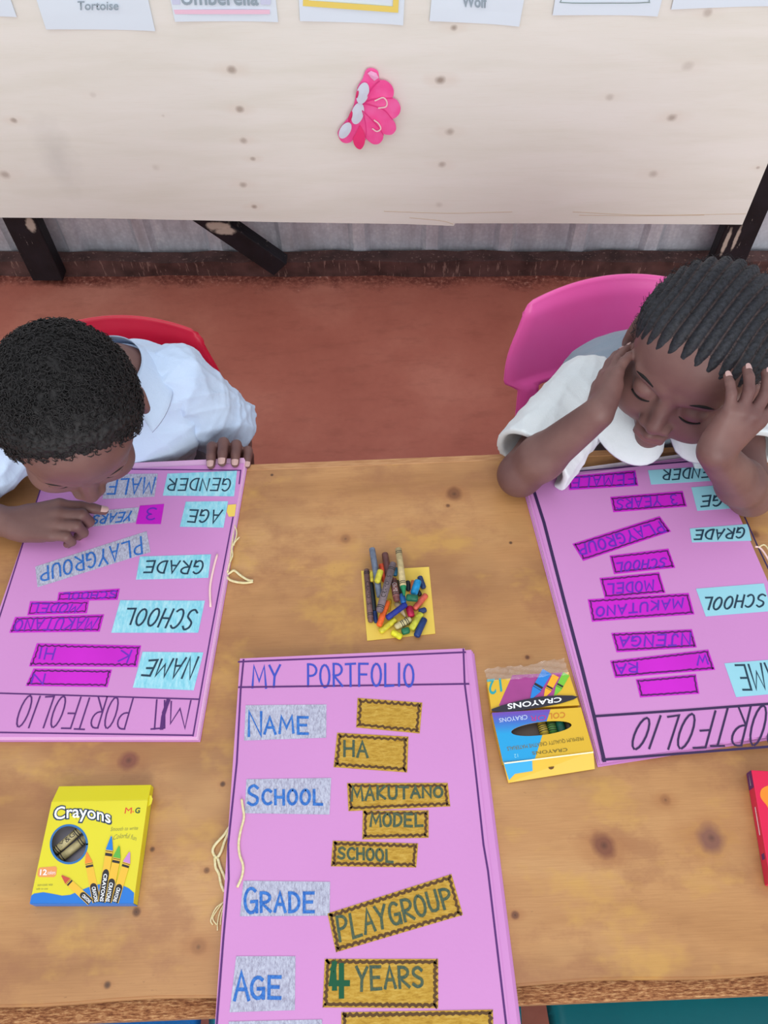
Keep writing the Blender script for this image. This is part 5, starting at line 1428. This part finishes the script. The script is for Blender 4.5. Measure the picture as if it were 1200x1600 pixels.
def clothes_lower(legs, pelvis, parent, name, M, s, hem=.9, r=1.16):
    lo = np.min([np.min(q, 0) for q in legs], 0) - .12; hi = np.max([np.max(q, 0) for q in legs], 0) + .12; lo[2] = .2
    f = Field(lo, hi, .004)
    f.ell(A3(pelvis), np.array([.104, .080, .074]) * s, None, .02)
    for hip, kn, *_ in legs: f.cone(hip, hip + (kn - hip) * hem, .058 * s, .050 * s * r, .015)
    for hip, kn, *_ in legs: f.half(hip + (kn - hip) * (hem - .02), kn - hip)
    for hip, kn, *_ in legs: f.cone(hip + (kn - hip) * (hem - .25), hip + (kn - hip) * (hem + .2), .046 * s, .047 * s * r, .004, 'cut')
    return f.build(name, M, parent, 1)
def shoes(legs, parent, s):
    for hip, kn, an, heel, toe in legs:
        f = Field(np.minimum(heel, toe) - .06, np.maximum(heel, toe) + .07, .003)
        f.cone(heel, toe, .0275 * s, .026 * s, .01); f.cone(an + A3((0, 0, -.022)), toe, .026 * s, .021 * s, .012); f.cone(heel, heel + A3((0, 0, .018)), .0275 * s, .026 * s, .01)
        lo = heel.copy(); lo[2] = .002; f.half(lo, (0, 0, -1))
        f.cone(an + A3((0, 0, -.005)), an + A3((0, 0, .05)), .0235 * s, .026 * s, .004, 'cut')
        f.build('shoe', SHOE, parent, 1)

def view_axes(px, py):
    v = np.array(ray(px, py).normalized()); x = unit(np.array(CX) - v * (np.array(CX) @ v)); y = np.cross(v, x); return x, y, v

# ================================================================ the girl
sG = 1.12
x_, y_, v_ = view_axes(1090, 545)
HG = np.array(W(1088, 552, 1.09))
al = math.radians(42)
down2 = unit(-.44 * x_ + .90 * y_)
wG = unit(math.cos(al) * -v_ + math.sin(al) * down2)                       # face
uG = unit(-math.cos(al) * down2 - math.sin(al) * v_)                          # crown
rG = np.cross(uG, wG)                                                        # her left
girl = thing('person', 'child with braids and white collar, elbows on the table, hands holding the head', 'person', (.40, .90, 0))
pel = A3((.402, .872, .374)); chest = A3((.400, .836, .49)); neck = HG - uG * .085 * sG - wG * .02 * sG
nb = A3((.405, .790, .585))
shR, shL = A3((.296, .792, .553)), A3((.512, .785, .553))
elR, elL = np.array(at(812, 742, TZ + .0125 + .027)), np.array(at(1172, 772, TZ + .0125 + .028))
wrR, wrL = np.array(W(934, 646, 1.055)), np.array(W(1116, 706, .99))
f = Field((.13, .50, 0.0), (.62, 1.06, .90), .0026)
head_shape(f, HG, rG, uG, wG, sG, ex=-.012)
f.cone(HG - uG * .05 * sG - wG * .03 * sG, nb, .046 * sG, .046 * sG, .03)
f.cone(pel + A3((0, 0, .03)), chest, .086 * sG, .084 * sG, .04); f.cone(chest + A3((-.045, 0, .01)), chest + A3((.045, 0, .01)), .066 * sG, .066 * sG, .03)
f.cone(nb + A3((0, .01, -.02)), shR, .04 * sG, .036 * sG, .03); f.cone(nb + A3((0, .01, -.02)), shL, .04 * sG, .036 * sG, .03)
arm(f, shR, elR, wrR, sG); arm(f, shL, elL, wrL, sG)
legsG = lower_body(f, pel, sG, knees=.305)
# right hand: flat against the cheek and ear, fingers up into the hair
dR = unit(np.array(W(962, 552, 1.10)) - wrR)
nR = unit(-rG * 1.0 + v_ * -.45)
tipsR = hand(f, wrR, dR, nR, 1 if np.cross(nR, dR) @ (-wG) > 0 else -1, sG * .92, [(6, 14, 12), (5, 12, 12), (5, 12, 12), (8, 14, 12)], (5, 2, -2, -6), ((30, -10), 10))
# left hand: spread, fingertips bent onto the temple
dL = unit(np.array(W(1154, 660, .968)) - wrL)
nL = unit(-v_ * .80 + x_ * .60)
tipsL = hand(f, wrL, dL, nL, 1 if np.cross(nL, dL) @ (-wG) > 0 else -1, sG * .88, [(16, 28, 18), (20, 30, 18), (22, 30, 18), (22, 30, 18)], (22, 8, -7, -22), ((35, -15), 12))
palmC = [wrR + dR * .035 - nR * .018, wrL + dL * .035 - nL * .018]
lipsG = HG + (-uG * .071 + wG * .085) * sG
def tintG(V):
    t = np.zeros(len(V))
    for p in palmC: t = np.maximum(t, np.clip(1.5 - np.linalg.norm(V - p, axis=1) / .024, 0, 1) * .7)
    for tp in (tipsR, tipsL):
        for p, d, up, r in tp: t = np.maximum(t, np.clip(1.6 - np.linalg.norm(V - (p - up * r), axis=1) / .008, 0, 1) * .6)
    q = (V - lipsG) / sG; e = np.sqrt((q @ rG / .019) ** 2 + (q @ uG / .0105) ** 2 + (q @ wG / .02) ** 2)
    return np.maximum(t, np.clip(1.6 - 1.4 * e, 0, 1) * .55)
bodyG = f.build('body', SKIN_G, girl, 1, tint=tintG, largest=True)
nails(tipsR + tipsL, girl, NAIL)
def face_extras(c, r, u, w, s, parent):
    L = lambda x, y, z: Vector(c + (r * x + u * y + w * z) * s)
    for x in (-1, 1):
        mb = MB(); mb.tube([L(x * (.017 + .026 * t), -.0215 - .0035 * math.sin(math.pi * t), .0815 - .004 * t - .003 * (2 * t - 1) ** 2) for t in [i / 8 for i in range(9)]], .0011 * s, 6); mb.build('eyelash', LASH, parent, True)
        mb = MB(); mb.tube([L(x * (.013 + .034 * t), .005 + .005 * math.sin(math.pi * t * .8), .0855 - .010 * t * t) for t in [i / 8 for i in range(9)]], [.0006 * s] + [.0021 * s] * 6 + [.0014 * s, .0005 * s], 6); mb.build('eyebrow', LASH, parent, True)
face_extras(HG, rG, uG, wG, sG, girl)

# braided hair: ridges running from the hairline over the crown
def hair_mat(name, a, b, scalp):
    n = Nodes(name, .62, .4)
    col = n.ramp(n.noise(n.mapping((1, 1, 1)), 240, 4, .7), [(.35, a), (.7, b)])
    at_ = n.nt.nodes.new('ShaderNodeAttribute'); at_.attribute_name = 'tint'
    col = n.mix(at_.outputs['Fac'], col, lin(scalp))
    n.bump(n.noise(n.co, 600, 3), .4, .0015); return n.done(col)
HAIR_G = hair_mat('braided_black_hair', (18, 19, 25), (44, 46, 55), (80, 62, 60))
HAIR_B = hair_mat('short_black_curls', (16, 14, 16), (30, 27, 29), (62, 46, 46))
def row_coord(q):
    """q: points in head axes divided by head size; returns (row number, place along the row)"""
    x, y, z = q[..., 0], q[..., 1] - .015, q[..., 2]
    th = np.arctan2(z, y)                                # 90 deg at the face, 0 at the crown
    lat = x / np.sqrt(x * x + y * y + z * z + 1e-9)
    return np.arcsin(np.clip(lat * .98, -1, 1)) + .12 * np.sin(th), th
ROWS = 6.1
R_ = .125 * sG
hf = Field(HG - R_, HG + R_, .0017)
M = np.array([rG, uG, wG])
hf.ell(HG + (uG * .022 - wG * .010) * sG, np.array([.0765, .0795, .0935]) * sG, M, 0)
hf.ell(HG + (uG * .030 + wG * .034) * sG, np.array([.066, .052, .052]) * sG, M, .02)
sl, g = hf.block(HG - R_, HG + R_)
P = np.stack(np.broadcast_arrays(*g), -1).astype(np.float64) - HG
q = (P @ M.T) / sG
row, th = row_coord(q)
ph = row * ROWS * 2
ridge = np.abs(np.cos(ph * math.pi / 2 * 1.0))
braid = np.abs(np.sin(th * 26 + np.floor(ph / 2 + .5) * 1.3 + 1.2 * np.sin(ph * math.pi)))
hf.d[sl] -= ((ridge ** .7) * .0062 - .0026 + .0012 * braid * ridge).astype(np.float32)
hf.d[sl] -= (.0007 * np.sin(P[..., 0] * 1900) * np.sin(P[..., 1] * 2100) * np.sin(P[..., 2] * 2000)).astype(np.float32)
# hairline: high on the forehead, down in front of the ears and round the nape
hl = q[..., 2] * .86 - q[..., 1] * .62 - .0320 - .55 * np.maximum(np.abs(q[..., 0]) - .045, 0) * -1.0 - .003 * ridge
side_cut = np.maximum(q[..., 2] - .018, -(q[..., 1] + .005))
low = -(q[..., 1] + .055 + .25 * (q[..., 2] + .02))
hf.d[sl] += (.0062 * np.clip(1 + hl / .030, 0, 1) ** 1.5).astype(np.float32)
hf.d[sl] = np.maximum(hf.d[sl], np.maximum(hl, low) * sG).astype(np.float32)
def tint_hair_g(V):
    q = ((V - HG) @ M.T) / sG; row, th = row_coord(q); r_ = np.abs(np.cos(row * ROWS * math.pi))
    return np.clip(1 - r_ * 2.6, 0, 1) * .8
hf.build('hair', HAIR_G, girl, 0, tint=tint_hair_g, label='rows of tight black cornrow braids')
# loose frizz along the outline
def frizz(c, M, radii, off, s, count, keep, length, rad, curl, parent, name, material):
    mb = MB(); made = 0
    while made < count:
        v = rng.normal(size=3); v /= np.linalg.norm(v)
        q = v * radii + off
        if not keep(q): continue
        nrm = unit((v / radii) @ M); p = c + (q @ M) * s; t1 = unit(np.cross(nrm, rng.normal(size=3))); t2 = np.cross(nrm, t1); L_ = length * rng.uniform(.6, 1.3); pts = []
        for k in range(6):
            a = curl * k / 5; pts.append(Vector(p + nrm * (L_ * k / 5 * .55) + (t1 * math.sin(a) + t2 * (1 - math.cos(a))) * L_ * .38))
        mb.tube(pts, [rad] * 4 + [rad * .8, rad * .4], 4, True); made += 1
    return mb.build(name, material, parent, True)
frizz(HG, M, np.array([.079, .081, .095]), np.array([0, .022, -.010]), sG, 900, lambda q: q[1] > -.04 and q[2] * .86 - q[1] * .62 < .022, .010, .0003, 2.5, girl, 'stray_hair', mat('stray_black_hair', (40, 38, 42), .6))

# uniform: grey tunic over a white blouse with a rounded collar
f = Field((.16, .52, .26), (.66, 1.08, .74), .003)
f.cone(pel + A3((0, 0, .03)), chest, .092 * sG, .090 * sG, .04); f.cone(chest + A3((-.045, 0, .01)), chest + A3((.045, 0, .01)), .074 * sG, .074 * sG, .03)
f.cone(nb + A3((0, .012, -.028)), shR + A3((.008, 0, 0)), .043 * sG, .044 * sG, .03); f.cone(nb + A3((0, .012, -.028)), shL - A3((.008, 0, 0)), .043 * sG, .044 * sG, .03)
f.cone(nb + A3((0, 0, -.01)), nb + A3((0, -.03, .05)), .050 * sG, .052 * sG, .006, 'cut')
f.warp(wrinkles(.0035, 3, 60), (.16, .52, .26), (.66, 1.08, .72))
f.build('tunic', GREYC, girl, 1, label='grey uniform tunic')
def sleeve(sh, el, frac, r0, r1, seed, name, M, parent, s, amp=.0045, open_r=.9, rest=False):
    sh, el = A3(sh), A3(el); e = sh + (el - sh) * frac
    f = Field(np.minimum(sh, e) - .09, np.maximum(sh, e) + .09, .0026)
    f.cone(sh, e, r0 * s, r1 * s, .01)
    f.warp(wrinkles(amp, seed, 75), np.minimum(sh, e) - .09, np.maximum(sh, e) + .09)
    f.half(sh + (el - sh) * (frac - .02), el - sh)
    f.cone(sh + (el - sh) * (frac * .5), sh + (el - sh) * (frac + .4), r1 * s * .66, r1 * s * open_r * 1.05, .004, 'cut')
    if rest: f.half((0, 0, TZ + .0105), (0, 0, -1), lo=(-2, 0, 0), hi=(2, .732, 2))      # the hem lies on the table
    return f.build(name, M, parent, 1)
sleeve(shR + A3((.012, .0, .004)), elR, .86, .050, .056, 11, 'sleeve', SHIRT_G, girl, sG, rest=True)
sleeve(shL + A3((-.010, .0, .004)), elL, .66, .050, .056, 14, 'sleeve', SHIRT_G, girl, sG, rest=True)
def collar_lobe(parent, center, inner, outer, a0, a1, tilt_fn, M, thick=.003, name='collar', n=26, mrows=9, round_=True):
    """curved collar leaf round the neck: angle a0..a1 (degrees, 0 = straight ahead, to the wearer's left positive)"""
    vs = []
    for j in range(mrows):
        for i in range(n):
            u, v = i / (n - 1), j / (mrows - 1); a = math.radians(a0 + (a1 - a0) * u)
            rr = inner + (outer(u) - inner) * v
            vs.append(tilt_fn(a, rr, v))
    fs = [(j * n + i, j * n + i + 1, (j + 1) * n + i + 1, (j + 1) * n + i) for j in range(mrows - 1) for i in range(n - 1)]
    N = len(vs); vs += [v - A3((0, 0, thick)) for v in vs]
    fs = [t[::-1] for t in fs] + [tuple(i + N for i in t) for t in fs]
    rim = [i for i in range(n)] + [j * n + n - 1 for j in range(1, mrows)] + [(mrows - 1) * n + i for i in range(n - 2, -1, -1)] + [j * n for j in range(mrows - 2, 0, -1)]
    for a, b in zip(rim, rim[1:] + rim[:1]): fs.append((a, b, b + N, a + N))
    o = mesh_obj(name, vs, fs, M, parent, True)
    bm = bmesh.new(); bm.from_mesh(o.data); bmesh.ops.recalc_face_normals(bm, faces=bm.faces); bm.to_mesh(o.data); bm.free()
    return o
def tiltG(a, rr, v):
    p = nb + A3((math.sin(a) * rr, -math.cos(a) * rr * 1.25 - .012, .018 - .028 * v - .30 * max(0, math.cos(a)) * rr * v + .06 * (1 - math.cos(a)) * rr))
    p[2] = max(p[2], TZ + .0165 + .002 * v); return p
lobe = lambda u: .052 + .062 * math.sin(math.pi * min(1, max(0, u))) ** .45
collar_lobe(girl, nb, .048, lobe, 2, 118, tiltG, SHIRT_G); collar_lobe(girl, nb, .048, lobe, -118, -2, tiltG, SHIRT_G)
clothes_lower(legsG, pel, girl, 'skirt', GREYC, sG, .85, 1.2); shoes(legsG, girl, sG)

# ================================================================ the boy
sB = 1.10
x_, y_, v_ = view_axes(110, 620)
hB = 1.0
HB = np.array(W(108, 648, 1.00))
al = math.radians(72)
down2 = unit(.20 * x_ + .98 * y_)
wB = unit(math.cos(al) * -v_ + math.sin(al) * down2); uB = unit(-math.cos(al) * down2 - math.sin(al) * v_); rB = np.cross(uB, wB)
boy = thing('person', 'child with short black curls bent over the left portfolio, pointing at it', 'person', (-.40, .90, 0))
pel = A3((-.410, .835, .372)); chest = A3((-.382, .835, .51)); nb = A3((-.375, .79, .625))
shR, shL = A3((-.482, .790, .590)), A3((-.290, .822, .585))
elR = A3((-.650, .655, .542)); wrR = np.array(at(20, 818, TZ + .0095 + .031))
elL = A3((-.247, .842, .440)); wrL = A3((-.228, .757, .426))
f = Field((-.70, .54, 0.0), (-.13, 1.10, .90), .0026)
head_shape(f, HB, rB, uB, wB, hB)
f.cone(HB - uB * .05 * hB - wB * .04 * hB, nb, .046 * sB, .046 * sB, .03)
f.cone(pel + A3((0, 0, .03)), chest, .086 * sB, .084 * sB, .04); f.cone(chest + A3((-.045, 0, .01)), chest + A3((.045, 0, .01)), .066 * sB, .066 * sB, .03)
f.cone(nb + A3((0, .01, -.02)), shR, .04 * sB, .036 * sB, .03); f.cone(nb + A3((0, .01, -.02)), shL, .04 * sB, .036 * sB, .03)
arm(f, shR, elR, wrR, sB); arm(f, shL, elL, wrL, sB)
legsB = lower_body(f, pel, sB, knees=.29)
dR = unit(np.array(at(100, 812, TZ + .0095 + .036)) - wrR)
tipsR = hand(f, wrR, dR, (0, 0, 1), 1 if np.cross((0, 0, 1), dR)[1] > 0 else -1, sB, [(16, 10, 8), (8, 74, 60), (8, 76, 60), (6, 76, 60)], (2, 0, -3, -8), ((26, -28), 16))
dL = unit(A3((.03, .0, 1))); nL = A3((.0, 1, 0))
tipsL = hand(f, wrL, dL, nL, 1 if np.cross(nL, dL)[0] < 0 else -1, sB, [(12, 76, 14), (10, 77, 16), (11, 76, 16), (14, 72, 14)], (6, 2, -3, -8), ((35, -20), 8))
lipsB = HB + (-uB * .071 + wB * .085) * hB
def tintB(V):
    t = np.zeros(len(V))
    for tp in (tipsR, tipsL):
        for p, d, up, r in tp: t = np.maximum(t, np.clip(1.6 - np.linalg.norm(V - (p - up * r), axis=1) / .008, 0, 1) * .5)
    q = (V - lipsB) / hB; e = np.sqrt((q @ rB / .019) ** 2 + (q @ uB / .0105) ** 2 + (q @ wB / .02) ** 2)
    return np.maximum(t, np.clip(1.6 - 1.4 * e, 0, 1) * .55)
f.build('body', SKIN_B, boy, 1, tint=tintB, largest=True)
nails(tipsR + tipsL, boy, NAIL)
face_extras(HB, rB, uB, wB, hB, boy)
M = np.array([rB, uB, wB]); R_ = .13 * hB
hf = Field(HB - R_, HB + R_, .0019)
hf.ell(HB + (uB * .022 - wB * .010) * hB, np.array([.0835, .0845, .0930]) * hB, M, 0)
hf.ell(HB + (uB * .032 + wB * .034) * hB, np.array([.068, .054, .054]) * hB, M, .02)
sl, g = hf.block(HB - R_, HB + R_)
P = np.stack(np.broadcast_arrays(*g), -1).astype(np.float64) - HB; q = (P @ M.T) / hB
wob = np.sin(P[..., 0] * 420 + 2 * np.sin(P[..., 1] * 260)) * np.sin(P[..., 1] * 450 + 2 * np.sin(P[..., 2] * 240)) * np.sin(P[..., 2] * 430 + 2 * np.sin(P[..., 0] * 250))
hf.d[sl] -= (.0028 * wob).astype(np.float32)
hl = q[..., 2] * .9 - q[..., 1] * .45 - .036 + .25 * np.maximum(np.abs(q[..., 0]) - .03, 0)
low = -(q[..., 1] + .045 + .3 * (q[..., 2] + .02))
hf.d[sl] += (.0085 * np.clip(1 + hl / .022, 0, 1) ** 1.5).astype(np.float32)
earhole = 1 - np.sqrt(((q[..., 1] + .020) / .032) ** 2 + ((q[..., 2] + .006) / .024) ** 2); earhole = np.where(np.abs(q[..., 0]) > .055, earhole * .02, -1)
hf.d[sl] = np.maximum(hf.d[sl], np.maximum(np.maximum(hl + .002 * wob, low), earhole) * hB).astype(np.float32)
hf.build('hair', HAIR_B, boy, 0, label='short tightly curled black hair')
frizz(HB, M, np.array([.0835, .0845, .0930]), np.array([0, .022, -.010]), hB, 4200, lambda q: q[1] > -.03 and q[2] * .9 - q[1] * .45 < .030 and (abs(q[0]) < .06 or ((q[1] + .018) / .030) ** 2 + ((q[2] + .006) / .022) ** 2 > 1), .0085, .00065, 5.0, boy, 'hair_curls', mat('black_curl', (30, 27, 29), .5, (20, 18, 20), 60))
# shirt
f = Field((-.64, .62, .27), (-.12, 1.12, .74), .003)
f.cone(pel + A3((0, 0, .02)), chest, .094 * sB, .092 * sB, .04); f.cone(chest + A3((-.045, 0, .01)), chest + A3((.045, 0, .01)), .076 * sB, .076 * sB, .03)
f.cone(nb + A3((0, .014, -.026)), shR + A3((.008, 0, 0)), .046 * sB, .046 * sB, .03); f.cone(nb + A3((0, .014, -.026)), shL - A3((.008, 0, 0)), .046 * sB, .046 * sB, .03)
f.cone(nb + A3((0, 0, -.01)), nb + A3((0, -.03, .05)), .050 * sB, .052 * sB, .006, 'cut')
f.warp(wrinkles(.0045, 5, 55), (-.64, .62, .27), (-.12, 1.12, .74))
f.build('shirt', SHIRT_B, boy, 1)
sleeve(shL + A3((-.008, .0, .004)), elL, 1.0, .048, .052, 21, 'sleeve', SHIRT_B, boy, sB, .006)
sleeve(shR + A3((.012, .0, .004)), elR, .72, .054, .062, 25, 'sleeve', SHIRT_B, boy, sB, .006, rest=True)
def tiltB(a, rr, v):
    return nb + A3((math.sin(a) * rr, -math.cos(a) * rr * 1.1 + .004, .030 - .040 * v - .16 * max(0, math.cos(a)) * rr * v))
pointed = lambda u: .056 + .042 * u ** 2
collar_lobe(boy, nb, .050, lambda u: .066 + .028 * u, 180, 40, tiltB, SHIRT_B); collar_lobe(boy, nb, .050, lambda u: .066 + .028 * u, -180, -40, tiltB, SHIRT_B)
clothes_lower(legsB, pel, boy, 'shorts', SHORTS, sB, .8, 1.2); shoes(legsB, boy, sB)
